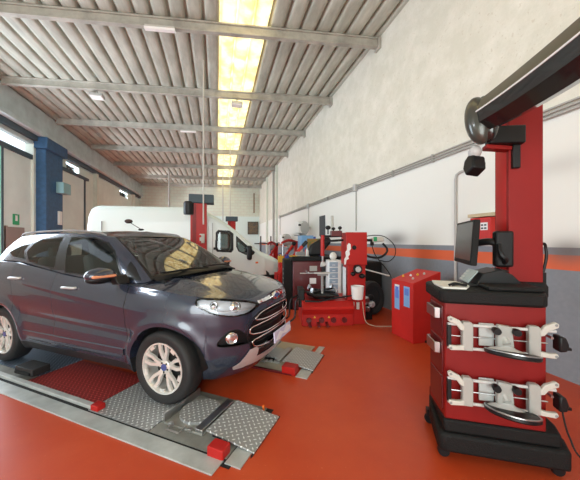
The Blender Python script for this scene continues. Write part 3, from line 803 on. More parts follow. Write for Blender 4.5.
for mr in (1,-1):
    hl = patch(HL, -.050, 'headlight', 'lens_back', car, mirror=mr)
    line_on(HL, -.002, .0035, 'headlight_rim', 'black', hl, mr, True, 5)
    patch(HL, .004, 'headlight_lens', 'lens', hl, mirror=mr)
    for uc, zc_, rr_ in ((uh(1.87,.56),.862,.050),(uh(1.74,.72),.885,.036)):
        p = SP(uc, zc_, -.022); n = Sn(uc, zc_); q = Vector((n.x, n.y*1, n.z)).to_track_quat('Z','Y').to_matrix().to_4x4()
        mt = Matrix.Translation((p.x, p.y*mr, p.z)) @ (Matrix.Diagonal((1,mr,1,1)) @ q)
        lg = G(); lg.lathe([(rr_,-.02),(rr_,.006),(rr_*.85,.010),(rr_*.8,-.004),(rr_*.5,.002),(1e-5,.008)], n=24, mtx=mt); lg.obj('lamp_bowl', 'chrome', hl, smooth=50)
    line_on([(uh(1.94,.42),.825),(uh(1.80,.66),.822),(uh(1.60,.80),.885)], -.004, .006, 'lamp_strip', 'sticker', hl, mr)
    fg = patch(FG, -.045, 'fog_lamp_recess', 'black', car, mirror=mr)
    uc, zc_ = uh(1.85,.635), .575; p = SP(uc, zc_, -.012); n = Sn(uc, zc_); q = n.to_track_quat('Z','Y').to_matrix().to_4x4()
    mt = Matrix.Translation((p.x, p.y*mr, p.z)) @ (Matrix.Diagonal((1,mr,1,1)) @ q)
    G().lathe([(.056,-.03),(.056,.008),(.048,.014),(.044,.004)], n=28, mtx=mt).obj('fog_lamp_ring', 'chrome', fg, smooth=50)
    G().lathe([(.044,-.02),(.044,.003),(.03,.008),(1e-5,.011)], n=28, mtx=mt).obj('fog_lamp', 'lens_in', fg, smooth=50)
    line_on(FG, .001, .004, 'fog_lamp_edge', 'black', fg, mr, True, 5)
gr = patch([(-.33,.80),(.33,.80),(.52,.70),(.54,.58),(.46,.405),(.38,.395),(-.38,.395),(-.46,.405),(-.54,.58),(-.52,.70)], -.055, 'front_grille', 'black', car)
def slot(zt_, zb_, ut, ub_):
    P = roundpoly([(-ut,zt_),(ut,zt_),(ub_,zb_),(-ub_,zb_)], 2); line_on(P, -.002, .0075, 'grille_frame', 'chrome', gr, 1, True, 4)
slot(.783,.690,.30,.45); slot(.665,.560,.465,.48); slot(.535,.425,.46,.40)
for zz_, uu_ in ((.735,.36),(.612,.45),(.480,.42)):
    line_on([(-uu_,zz_),(0,zz_),(uu_,zz_)], -.03, .010, 'grille_slat', 'black', gr)
line_on(roundpoly([(-.46,.795),(.46,.795) ,(.50,.70),(.50,.62),(.43,.47),(-.43,.47),(-.50,.62),(-.50,.70)][:0] or [(-.30,.795),(.30,.795),(.49,.70),(.52,.60),(.44,.415),(-.44,.415),(-.52,.60),(-.49,.70)],1), .0, .006, 'grille_edge', 'black', gr, 1, True, 5)
br = patch([(-.345,.850),(-.345,.878),(0,.905),(.345,.878),(.345,.850),(0,.868)], .003, 'chrome_bar', 'chrome', car)
line_on([(-.36,.845),(0,.862),(.36,.845)], .001, .005, 'bar_shadow', 'black', br)
p = SP(0, .872, .012); bg = G(); mt = Matrix.Translation(p) @ Matrix.Rotation(R(75),4,'Y')
bg.lathe([(1,-.3),(1,.3),(.9,.8),(1e-5,1.0)], n=32, mtx=mt @ Matrix.Diagonal((.043,.100,.012,1))); bo = bg.obj('badge', 'chrome', car, smooth=50)
G().lathe([(1,0),(.95,.6),(1e-5,.9)], n=32, mtx=Matrix.Translation(p+Vector((.006,0,.002))) @ Matrix.Rotation(R(75),4,'Y') @ Matrix.Diagonal((.022,.060,.012,1))).obj('badge_oval', 'badge', bo, smooth=50)
pl = G(); mt = Matrix.Translation((2.036, .08, .455)) @ Matrix.Rotation(R(-4),4,'Y')
pl.box(-.008,.008,-.22,.24,-.056,.056,mt); po = pl.obj('number_plate', 'plate', car, bevel=.004)
sc = G(); sc.prism([(-.20,-.03),(-.08,.035),(.02,.0),(.12,.045),(.22,.02),(.24,-.02),(.10,-.035),(-.02,-.01),(-.10,-.045)], 'x', .0085, .0115, mt); sc.obj('white_smear', 'plate_w', po)
sk = patch([(-.36,.27),(-.36,.345),(.36,.345),(.36,.27)], .010, 'skid_plate', 'silver', car)
for mr in (1,-1): patch([(.36,.345),(.36,.42),(.385,.445),(.47,.44),(.56,.33),(.62,.30),(.60,.265),(.36,.27)], .010, 'skid_wing', 'silver', sk, mirror=mr)
patch([(-.46,.348),(-.46,.400),(.355,.400),(.355,.348)], .002, 'lower_intake', 'black', car)
# wheels
def wheel(x, sg, steer=0):
    w = thing('x','','') ; w.name = 'wheel'
    for k in ('label','category'): 
        if k in w: del w[k]
    w.parent = car; w.location = (x, sg*.765, .325); w.rotation_euler = (0,0,steer+(pi if sg > 0 else 0))
    # local: axis y, outer side is -y
    ty = [(.222,-.085),(.238,-.098),(.285,-.108),(.307,-.100),(.322,-.080),(.326,-.05),(.327,0),(.326,.05),(.322,.080),(.307,.100),(.285,.106),(.238,.098),(.222,.085)]
    G().ring(ty, axis='y', n=64).obj('tyre', 'rubber', w, smooth=40)
    rm = G(); rm.ring([(.228,-.098),(.216,-.099),(.208,-.085),(.203,-.05),(.198,.08),(.215,.09),(.226,.0)], axis='y', n=64)
    for k in range(5):
        a0 = 2*pi*k/5+.31
        for s2 in (-1,1):
            A = [(.045,-.060,.055),(.10,-.074,.18),(.15,-.080,.24),(.185,-.084,.20),(.212,-.088,.17)]
            rows = []
            for r_, yy, da in A:
                a = a0+s2*da*1.0; c_ = Vector((r_*cos(a), yy, r_*sin(a))); tv = Vector((-sin(a),0,cos(a)))
                wd = .0185 if r_ > .06 else .020
                rows.append([tuple(c_-tv*wd+Vector((0,.022,0))), tuple(c_-tv*wd*.75), tuple(c_+tv*wd*.75), tuple(c_+tv*wd+Vector((0,.022,0)))])
            rm.grid(rows, wrap=True)
        # bridge between spoke pairs near the rim
        a = a0+pi/5
        rm.cbox((.197*cos(a), -.080, .197*sin(a)), .028, .02, .05, (0,-a,0))
    rm.lathe([(.062,-.035),(.062,-.060),(.05,-.068),(1e-5,-.068)], axis='y', n=24)
    ro = rm.obj('rim', 'rim', w, smooth=35)
    G().lathe([(.031,-.066),(.031,-.074),(1e-5,-.077)], axis='y', n=24).obj('centre_cap', 'badge', w)
    bd = G(); bd.lathe([(.14,.0),(.14,-.012),(1e-5,-.012)], axis='y', n=32); bd.lathe([(.196,.05),(1e-5,.05)], axis='y', n=32); bd.obj('brake_disc', 'dark', w)
    nt = G()
    for k in range(5):
        a = 2*pi*k/5+.9; nt.lathe([(.009,-.06),(.009,-.072),(1e-5,-.074)], o=(.043*cos(a),0,.043*sin(a)), axis='y', n=8)
    nt.obj('wheel_nuts', 'black', w)
wheel(1.26,-1); wheel(-1.26,-1); wheel(1.26,1); wheel(-1.26,1)

# ================================================================ alignment runways (same direction as the car)
LA = CARA-R(1.4)
_fx, _fy = CARX+2.0*cos(CARA)+1.2*sin(CARA), CARY+2.0*sin(CARA)-1.2*cos(CARA)
LX, LY = _fx-(2.0*cos(LA)+1.2*sin(LA)), _fy-(2.0*sin(LA)-1.2*cos(LA))
def ramp_plate(parent_name, label, x, y, w, l, tilt, m):
    t = thing('ramp_plate', label, 'ramp plate', (LX+x*cos(LA)-y*sin(LA), LY+x*sin(LA)+y*cos(LA), 0), LA, 'hinged end plates of the runways')
    mt = Matrix.Translation((-.015,0,.066)) @ Matrix.Rotation(tilt,4,'Y')
    G().box(0,l,-w/2,w/2,-.006,.006,mt).obj('tread_sheet', m, t, bevel=.003)
    G().box(l-.012,l,-w/2-.02,w/2+.02,-.030,-.006,mt).obj('end_bar', 'black', t)
    for s in (-1,1):
        G().lathe([(.016,-.012),(.016,.012)], o=(mt @ Vector((l-.005, s*(w/2+.02), -.028))), axis='y', n=12).obj('roller', 'black', t)
    G().box(.02,.10,-w/2+.03,w/2-.03,.004,.045).obj('support', 'dark', t)
    return t
def carpt(x, y, z=0): return (LX+x*cos(LA)-y*sin(LA), LY+x*sin(LA)+y*cos(LA), z)
t = thing('alignment_runway', 'near steel runway under the car with red tread mat and frame set in the floor', 'runway', carpt(0,0), LA)
def P_(name, m, x0, x1, y0, y1, z0, z1, par=None, **k):
    return G().box(x0,x1,y0,y1,z0,z1).obj(name, m, par or t, **k)
P_('pit_bed','dark',-2.9,2.20,-1.225,-.55,.001,.003, smooth=0)
P_('frame_strip','rail',-2.9,2.13,-1.310,-1.185,.001,.012, bevel=.002)
P_('side_rail','rail',-2.9,.78,-1.150,-1.100,.003,.034, bevel=.004)
P_('edge_block','red',.73,.82,-1.160,-1.085,.004,.055, bevel=.006)
P_('red_tread','diamond_red',-.40,.70,-1.098,-.56,.004,.012)
P_('tread','diamond',.71,1.00,-1.165,-.56,.004,.012); P_('tread','diamond',1.01,1.42,-1.165,-.56,.004,.012)
P_('rear_tread','diamond_blue',-1.45,-.42,-.98,-.30,.004,.0115)
P_('rear_plate','plate_steel',-2.9,-1.47,-1.08,-.35,.004,.0115); P_('rear_plate','plate_steel',-1.46,-.42,-1.08,-.985,.004,.0115)
P_('front_plate','plate_steel',1.43,2.14,-1.165,-.56,.004,.010)
P_('end_strip','rail',2.15,2.27,-1.20,-.62,.001,.010)
P_('corner_block','red',2.00,2.13,-1.195,-1.10,.004,.075, bevel=.008)
P_('corner_post','orange',2.12,2.135,-.61,-.595,.004,.055)
def turntable(x, y, label, full=True):
    tt = thing('turntable', label, 'turntable', carpt(x, y, .0105), LA, 'wheel turntables on the runways')
    G().box(-.19,.19,-.21,.21,0,.018).obj('base_tray', 'plate_steel', tt, bevel=.004)
    G().box(.12,.19,-.21,.21,.018,.045).obj('side_rail', 'steel', tt, bevel=.004)
    G().box(-.195,-.180,-.21,.21,.018,.085).obj('upright_lip', 'steel', tt)
    d = G(); d.lathe([(.165,.018),(.165,.040),(1e-5,.040)], n=48); d.obj('disc', 'diamond', tt)
    G().tube([(-.09,-.21,.03),(-.09,-.28,.03),(.03,-.28,.03),(.03,-.21,.03)], .007, 8).obj('handle', 'steel', tt)
    for xx in (-.12,.07): G().box(xx,xx+.03,-.235,-.205,.018,.042).obj('catch', 'steel', tt, bevel=.003)
turntable(1.66,-.85,'square tray turntable with round tread disc ahead of the near front wheel')
ramp_plate('', 'tilted bright tread plate at the front end of the near runway', 1.90,-.85,.42,.41,R(7.5),'diamond')
# chock
t = thing('wheel_chock', 'black rubber chock block on the side rail of the near runway', 'chock', carpt(-.52,-.97,.0405), LA+R(4))
G().prism([(-.15,0),(.15,0),(.15,.075),(-.13,.085)], 'y', -.10, .07).obj('block', 'rubber', t, bevel=.008)
G().box(-.12,.12,-.112,-.10,.015,.04).obj('strap', 'black', t)
# far runway
t = thing('alignment_runway', 'far sandy steel runway beyond the car nose with red edge', 'runway', carpt(0,0), LA)
P_('bed','cream_plate',-2.4,2.12,.10,.95,.001,.011, bevel=.002)
P_('red_edge','red_dark',-2.4,2.12,.07,.10,.001,.020)
P_('corner_block','red',2.00,2.16,.07,.19,.003,.09, bevel=.006)
P_('end_strip','rail',2.17,2.30,.06,.30,.001,.010); P_('end_strip','rail',2.17,2.25,.66,.98,.001,.010)
P_('tread_panel','diamond_blue',1.20,1.62,.72,.95,.011,.014)
turntable(1.70,.47,'turntable tray on the far runway with black handle end')
ramp_plate('', 'tilted bright plate at the end of the far runway', 1.95,.47,.46,.38,R(7.5),'diamond')
one(G().tube([carpt(1.55,.34,.03),carpt(1.80,.30,.03)], .022, 8), 'black_handle', 'black', 'short black handle lying on the far runway beside the bumper', 'handle')

# ================================================================ the white van
van = thing('van', 'white panel van standing across the hall behind the car', 'van', (0, 9.28, 0))
VT = [(-3.32,1.8),(-3.27,2.2),(-3.20,2.36),(-3.05,2.43),(-.75,2.455),(-.45,2.40),(-.2,2.285),(.08,2.13),(.31,1.98),(.60,1.75),(.9,1.48),(1.26,1.17),(1.45,1.08),(1.70,.97),(1.9,.86),(2.02,.72),(2.10,.50),(2.11,.3)]
def vtop(x): return interp(x, VT)
def vw(x):   # half width
    return interp(x, [(-3.32,.90),(-3.27,.97),(-3.2,1.0),(1.1,1.0),(1.4,.98),(1.7,.90),(1.9,.78),(2.02,.66),(2.11,.45)])
xs = sorted(set([round(float(v),4) for v in list(np.linspace(-3.32,-3.0,12))+list(np.linspace(-3.0,-.8,20))+list(np.linspace(-.8,2.11,230))]))
vb = G(); vws = G(); wins_v = {}
W1 = roundpoly([(-.03,1.80),(.47,1.775),(.47,1.13),(-.06,1.16)],1,.12); W2 = roundpoly([(.55,1.70),(.66,1.62),(1.12,1.17),(1.06,1.05),(.86,1.04),(.55,1.20)],1)
W1i = [( .205+(a-.205)*.74, 1.465+(b-1.465)*.80) for a,b in W1]; W2i = [(.80+(a-.80)*.84, 1.28+(b-1.28)*.86) for a,b in W2]
vfr = {k: G() for k in ((1,1),(1,-1),(2,1),(2,-1))}; vgl = {k: G() for k in ((1,1),(1,-1),(2,1),(2,-1))}
for i in range(len(xs)-1):
    rows = []
    for x in (xs[i], xs[i+1]):
        zt = vtop(x); w = vw(x); r = min(.16+.0*x, (zt-.25)*.45); col = []
        tz = list(np.linspace(.22, zt-r, 130))
        for z in tz:
            ww = w-.035*max(0,(z-1.15)/1.25)**1.3*1.6 - (.02 if z < .45 else 0)
            col.append((x, -ww, z))
        w2 = -col[-1][1]
        for k in range(1,9):
            a = k/8*pi/2; col.append((x, -(w2-r+r*cos(a)), zt-r+r*sin(a)))
        for k in range(1,7): col.append((x, -(w2-r)*(1-k/6), zt+.03*(k/6)))
        rows.append(col)
    for j in range(len(rows[0])-1):
        a,b,c,d = rows[0][j],rows[1][j],rows[1][j+1],rows[0][j+1]
        x = (a[0]+b[0])/2; z = (a[2]+c[2])/2; tgt = vb
        if j < 129 :
            for n_, (Po, Pi) in ((1,(W1,W1i)),(2,(W2,W2i))):
                if inpoly(x,z,Pi): tgt = (vgl, n_)
                elif inpoly(x,z,Po): tgt = (vfr, n_)
        elif j > 136 and .36 < x < 1.22: tgt = vws
        for sg in (1,-1):
            q = [(p[0],p[1]*sg,p[2]) for p in (a,b,c,d)]; (tgt[0][tgt[1],sg] if isinstance(tgt, tuple) else tgt).add(q if sg==1 else q[::-1], [(0,1,2,3)])
x = -3.32
vb.add([(x,-.90,.22),(x,.90,.22),(x,.82,1.75),(x,-.82,1.75)],[(0,1,2,3)])
x = 2.11; vb.add([(x,-.45,.22),(x,.45,.22),(x,.40,.32),(x,-.40,.32)],[(0,1,2,3)])
merged(vb,'van_body','van',van,35); [(merged(vgl[k],'side_window','van_glass',van), merged(vfr[k],'window_frame','black',van)) for k in vgl]; merged(vws,'windshield','van_glass',van)
bm_ = G(); bm_.prism([(-.02,-1.02),(1.55,-1.02),(1.9,-.85),(2.08,-.55),(2.14,0),(2.08,.55),(1.9,.85),(1.55,1.02),(-.02,1.02),(.9,.9),(.9,-.9)][:0] or [(.95,-1.02),(1.45,-1.02),(1.80,-.90),(2.04,-.66),(2.15,-.3),(2.15,.3),(2.04,.66),(1.80,.90),(1.45,1.02),(.95,1.02)], 'z', .18, .43)
bm_.obj('bumper','black_rough',van,bevel=.03)
G().prism([(1.72,.62),(1.99,.52),(2.03,.62),(1.95,.76),(1.74,.86)], 'y', -.80, -.70).obj('headlight','lens_in',van,bevel=.02)
G().box(1.12,1.20,-1.015,-.99,.80,.85).obj('side_indicator','orange',van,bevel=.01)
vm = G(); vm.cbox((.92,-1.16,1.13),.14,.24,.42); vo = vm.obj('mirror','black',van,bevel=.05,seg=3); G().tube([(.80,-.98,1.25),(.90,-1.10,1.2)],.02,8).obj('mirror_arm','black',vo)
for xx in (-.13,-2.95): G().box(xx,xx+.012,-1.004,-.96,.5,2.0).obj('door_seam','grey',van)
G().box(-.1,.02,-1.01,-.985,1.22,1.29).obj('door_handle','black',van,bevel=.01)
G().box(-2.9,-.5,-1.006,-.99,.60,.64).obj('side_rub_strip','lgrey',van)
for x in (1.25,-2.35):
    for sg in (-1,1):
        w_ = G(); w_.lathe([(.0001,-.11),(.18,-.11),(.21,-.10),(.31,-.11),(.335,-.08),(.335,.08),(.31,.11),(.0001,.11)], axis='y', n=40); wo = w_.obj('wheel','rubber',van); wo.location = (x, sg*.86, .335)
G().box(-3.2,1.9,-.80,.80,.35,.60).obj('chassis','dark',van)
G().box(-3.1,-.35,-.93,.93,.60,1.0).obj('load_bed','dark',van)
G().cbox((.0,-.45,1.15),.15,.5,.6).obj('cab_seat','seat',van,bevel=.04); G().cbox((.0,.45,1.15),.15,.5,.6).obj('cab_seat','seat',van,bevel=.04)

# ================================================================ two-post lifts
def post(x, y, h, label, motor, s=1.):
    t = thing('lift_post', label, 'lift post', (x, y, 0), 0, None)
    G().box(-.30*s,.30*s,-.25*s,.25*s,0,.02).obj('base_plate','red',t)
    c = G(); c.prism([(-.20*s,-.13*s),(.20*s,-.13*s),(.20*s,.13*s),(.11*s,.13*s),(.11*s,.10*s),(.17*s,.10*s),(.17*s,-.10*s),(-.17*s,-.10*s),(-.17*s,.10*s),(-.11*s,.10*s),(-.11*s,.13*s),(-.20*s,.13*s)], 'z', .02, h); c.obj('column','red',t)
    G().box(-.15*s,-.06*s,-.145*s,-.13*s,.3,h-.02).obj('cable_cover','red_cab',t)
    G().box(-.16*s,.16*s,-.09*s,.14*s,.5,.9).obj('carriage','red_dark',t)
    if motor:
        G().box(-.24,.38,-.18,.18,h,h+.23).obj('top_cover','gate_frame',t,bevel=.02)
        m_ = G(); m_.lathe([(.001,-.20),(.12,-.20),(.13,-.17),(.13,.10),(.10,.14),(.001,.14)], o=(-.24,-.10,h-.10), axis='z', n=20); m_.obj('motor','black',t)
        G().box(.03,.15,-.20,-.13,1.42,1.66).obj('control_box','off_white',t,bevel=.01)
        G().box(.0,.12,-.19,-.13,1.05,1.28).obj('lower_box','blue',t,bevel=.01)
        for zz in (1.45,1.6): G().ball((.04,-.205,zz),.03).obj('button','red_bin',t)
    else: G().box(-.28,.28,-.20,.20,h,h+.22).obj('top_cover','gate_frame',t,bevel=.02)
post(-.46,7.60,2.45,'red two-post lift column with motor in front of the white van',True)
post(.68,13.5,2.42,'distant red lift column peeking over the van windshield',False,.9)

# ================================================================ wheel alignment console
AX, AY, AA = 1.44, 1.54, R(-29)
U_ = (cos(AA), sin(AA)); V_ = (-sin(AA), cos(AA))
con = thing('alignment_console', 'tall red alignment console with black top and big camera beam', 'console', (AX, AY, 0), AA)
def cz(poly, z0, z1, name, m, par=con, **k): return G().prism(poly,'z',z0,z1).obj(name,m,par,**k)
cz([(.03,-.03),(.73,-.03),(.77,.10),(.77,.62),(.06,.50),(.02,.30),(.0,.0)], .075, .20, 'base', 'black_rough', bevel=.02)
cz([(.035,-.01),(.69,-.01),(.72,.10),(.72,.55),(.05,.45)], .20, .285, 'plinth', 'black_rough', bevel=.015)
for x,y in ((.05,.05),(.70,.05),(.70,.52),(.04,.40)):
    w_ = G(); w_.lathe([(.001,-.018),(.034,-.018),(.037,-.01),(.037,.01),(.034,.018),(.001,.018)], axis='y', n=20)
    w_.box(-.022,.022,-.026,.026,.03,.078); o = w_.obj('caster','black',con); o.location = (x,y,.037)
cab = cz([(.045,.0),(.615,.0),(.615,.42),(.05,.34),(.02,.28)], .285, 1.075, 'cabinet', 'red_cab', bevel=.008)
# drawer fronts on the left side with handles
for z0, z1 in ((.33,.55),(.57,.80),(.82,1.03)):
    dr = G(); dr.prism([(.046,.03),(.034,.03),(.016,.26),(.03,.27)], 'z', z0, z1); do = dr.obj('drawer','red_dark',con,bevel=.003)
for z0 in (.70,.94):
    G().prism([(.030,.05),(-.005,.06),(-.02,.22),(.01,.23),(.008,.215),(-.008,.205),(.005,.075),(.030,.065)], 'z', z0, z0+.075).obj('drawer_handle','steel',con,bevel=.004)
# top tray
top = cz([(.045,-.03),(.58,-.035),(.62,-.01),(.66,.30),(.66,.46),(.05,.44),(.01,.40),(.01,.0)], 1.060, 1.150, 'top_tray', 'black_rough', bevel=.018)
cz([(.30,.0),(.61,-.005),(.64,.30),(.62,.44),(.32,.42)], 1.150, 1.180, 'keyboard_deck', 'black_rough', bevel=.012)
kp = G(); kp.prism([(.24,1.152),(.30,1.165),(.34,1.245),(.45,1.275),(.52,1.24),(.60,1.152)], 'y', .18, .40); ko = kp.obj('keypad_housing','black',con,bevel=.012)
mt = Matrix.Translation((.285,.29,1.215)) @ Matrix.Rotation(R(-52),4,'Y')
G().box(-.055,.055,-.085,.085,-.004,.006,mt).obj('display','lcd',ko,bevel=.003)
for r_ in range(4):
    for c_ in range(3): G().box(-.05+.024*r_,-.034+.024*r_,.03+.018*c_,.043+.018*c_,.006,.010,mt).obj('key','lgrey',ko)
G().prism([(.36,1.245),(.47,1.275),(.52,1.262),(.40,1.228)], 'y', .22,.36).obj('keypad_cover','black_gloss',ko)
# things on the tray
PX = lambda a,b,z=0: (AX+U_[0]*a+V_[0]*b, AY+U_[1]*a+V_[1]*b, z)
pp = G(); pp.prism([(.04,.03),(.18,.02),(.235,.13),(.21,.35),(.05,.36),(.03,.2)], 'z', 0, .012); o = tag(pp.obj('paper_sheet','paper'),'off-white papers spread on the left of the black console top','paper'); o.location = (AX,AY,1.151); o.rotation_euler = (0,0,AA)
gl = G(); gl.tube([(.08,.03,.02),(.12,.05,.03),(.17,.055,.02),(.20,.09,.02)], .009, 8, smooth=4); gl.tube([(.10,.045,.018),(.15,.03,.025),(.19,.05,.018)], .007, 8, smooth=4); o = tag(gl.obj('eyeglasses','black'),'dark folded glasses lying on the papers of the console','glasses'); o.location = (AX,AY,1.156); o.rotation_euler = (0,0,AA)
# post
G().prism([(.585,.38),(.805,.38),(.805,.60),(.585,.60)], 'z', .20, 2.53).obj('post','red_post',con,bevel=.006)
G().prism([(.575,.44),(.590,.40),(.590,.58),(.575,.56)], 'z', 1.15, 2.40).obj('post_side_strip','lens_in' if False else 'red',con)
G().prism([(.60,1.06),(.83,1.06),(.83,1.14),(.81,1.17),(.60,1.17)], 'y', .36,.60).obj('post_foot','black_rough',con,bevel=.01)
G().tube([(.82,.42,1.22),(.84,.41,1.35),(.835,.41,1.43),(.82,.40,1.455),(.80,.40,1.44),(.795,.39,1.36)], .010, 8, smooth=4).obj('cable_hook','black',con)
G().prism([(.812,.40),(.835,.40),(.835,.43),(.812,.43)], 'z', 1.10, 1.24).obj('hook_box','black',con)
G().box(.48,.60,.33,.40,1.28,1.55).obj('monitor_bracket','black',con,bevel=.015)
G().tube([(.54,.36,1.30),(.53,.30,1.34),(.50,.30,1.38),(.50,.33,1.45)], .018, 8, smooth=4).obj('bracket_cable','black',con)
# monitor on its arm
mon = G(); n0 = Vector(cam2room(1.37,2.03)+(0,)); n1 = Vector(cam2room(1.53,2.50)+(0,))
def l2(p):   # room point to console frame
    dx, dy = p.x-AX, p.y-AY; return (dx*cos(AA)+dy*sin(AA), -dx*sin(AA)+dy*cos(AA))
a0, a1 = l2(n0), l2(n1); dirv = Vector((a1[0]-a0[0], a1[1]-a0[1], 0)); Lm = dirv.length; ang = math.atan2(dirv.y, dirv.x)
mtm = Matrix.Translation((a0[0],a0[1],1.46)) @ Matrix.Rotation(ang,4,'Z') @ Matrix.Rotation(R(4),4,'X')
mon.box(0,Lm,-.022,.022,-.17,.175,mtm); mo = mon.obj('monitor','black_rough',con,bevel=.008)
G().box(.018,Lm-.018,.022,.0235,-.135,.157,mtm).obj('screen','screen',mo)
G().box(Lm*.3,Lm*.62,-.05,-.022,-.07,.07,mtm).obj('rear_housing','black',mo,bevel=.01)
pm = mtm @ Vector((Lm*.45,-.05,0))
G().tube([tuple(pm),((pm.x+.50)/2+.02,(pm.y+.37)/2-.03,1.47),(.51,.37,1.45)], .028, 10, smooth=4).obj('monitor_arm','black',con)
# camera beam
e0 = Vector(cam2room(1.455,2.10)+(0,)); e1 = Vector(cam2room(1.485,.45)+(0,)); b0, b1 = l2(e0), l2(e1)
bd = Vector((b1[0]-b0[0], b1[1]-b0[1], 0)); Lb = bd.length; bang = math.atan2(bd.y, bd.x)
def beam_m(s): # along the beam from the far end, slight upward sweep
    return Matrix.Translation((b0[0],b0[1],2.405)) @ Matrix.Rotation(bang,4,'Z')
BMT = beam_m(0)
# local x along the beam towards the viewer, local y to the viewer's right
secs = []
for k in range(25):
    s_ = k/24*Lb; t_ = s_/Lb; dz = -.06*t_+.26*t_*t_; hgt = .105+.02*sin(pi*t_); wd = .085+.01*sin(pi*t_)
    def pt(yy, zz, s_=s_, dz=dz): return tuple(BMT @ Vector((s_, yy, zz+dz+.02)))
    secs.append((pt, hgt, wd))
def strip_(fn, name, m, close=False, **k):
    g_ = G(); g_.grid([[p for p in fn(pt,h,w_)] for pt,h,w_ in secs], wrap=close)
    if close:
        n = len(fn(*secs[0])); g_.f += [tuple(range(n)), tuple(range((len(secs)-1)*n, len(secs)*n))]
    return g_.obj(name, m, con, **k)
# which side faces the lift: local -y or +y decided by geometry (left of the viewer)
lft = 1 if (Matrix.Rotation(bang,4,'Z') @ Vector((0,1,0))).x < 0 else -1
bmn = strip_(lambda pt,h,w_: [pt(lft*w_,0),pt(lft*w_*.95,-h*.75),pt(lft*w_*.2,-h*1.3),pt(-lft*w_*.6,-h*1.1),pt(-lft*w_,0),pt(-lft*w_*.5,h*.8),pt(lft*w_*.3,h*.8),pt(lft*w_*.93,.004)], 'camera_beam','black_gloss',True,smooth=35)
strip_(lambda pt,h,w_: [pt(lft*w_*1.02,.010),pt(lft*w_*.80,h*.50),pt(lft*w_*.35,h*1.08),pt(-lft*w_*.4,h*1.05),pt(-lft*w_*.4,h*.85),pt(lft*w_*.3,h*.85),pt(lft*w_*.85,.006)], 'beam_cover','olive',True,smooth=50)
strip_(lambda pt,h,w_: [pt(lft*(w_*1.03+.002),-.001),pt(lft*(w_*1.03+.002),.009),pt(lft*w_*.9,.009),pt(lft*w_*.9,-.001)], 'beam_trim','sticker',True,smooth=0)
hd = G(); hd.ball((0,0,0),1,(.085,.092,.195),28,16,rot=(0,0,0)); ho = hd.obj('camera_head','head',con,smooth=180)
ph = BMT @ Vector((.02,lft*.030,-.020)); ho.location = ph; ho.rotation_euler = (R(0),R(-12),bang)
hb = G(); hb.ball((.02,-lft*.045,0),1,(.09,.075,.190),24,14); hbo = hb.obj('head_band','black_gloss',ho,smooth=180)
q0 = BMT @ Vector((.05,-lft*.02,-.215)); G().prism([(q0.x-.02,q0.y-.03),(.60,.36),(.60,.44),(q0.x-.02,q0.y+.05)], 'z', q0.z-.03, q0.z).obj('beam_bracket','red_post',con,bevel=.004)
G().prism([(q0.x,q0.y-.04),(.66,.30),(.66,.40),(q0.x,q0.y+.06)], 'z', q0.z, q0.z+.13).obj('beam_mount','black',con,bevel=.01)
G().box(.60,.65,.35,.385,2.02,2.26).obj('mount_stay','black',con,bevel=.006)
pod = BMT @ Vector((-.02,lft*.03,-.345)); pg = G(); pg.prism([(-.055,-.06),(.045,-.075),(.075,.0),(.055,.065),(.0,.085),(-.05,.05)], 'y', -.05, .05); po = pg.obj('camera_pod','black',con,bevel=.015,seg=3); po.location = pod; po.rotation_euler = (R(10),R(18),bang+R(180))
G().ball((pod.x,pod.y,pod.z+.10),.045,(1,1,1.1)).obj('pod_joint','lgrey',con,smooth=180)
G().lathe([(.038,-.052),(.038,-.056),(1e-5,-.056)], axis='y', n=20).obj('pod_lens','black_gloss',po)
G().ball((b0[0]+.06,b0[1]+.25,2.47),.05,(1,1.3,.8)).obj('beam_lamp','black',con,smooth=180)
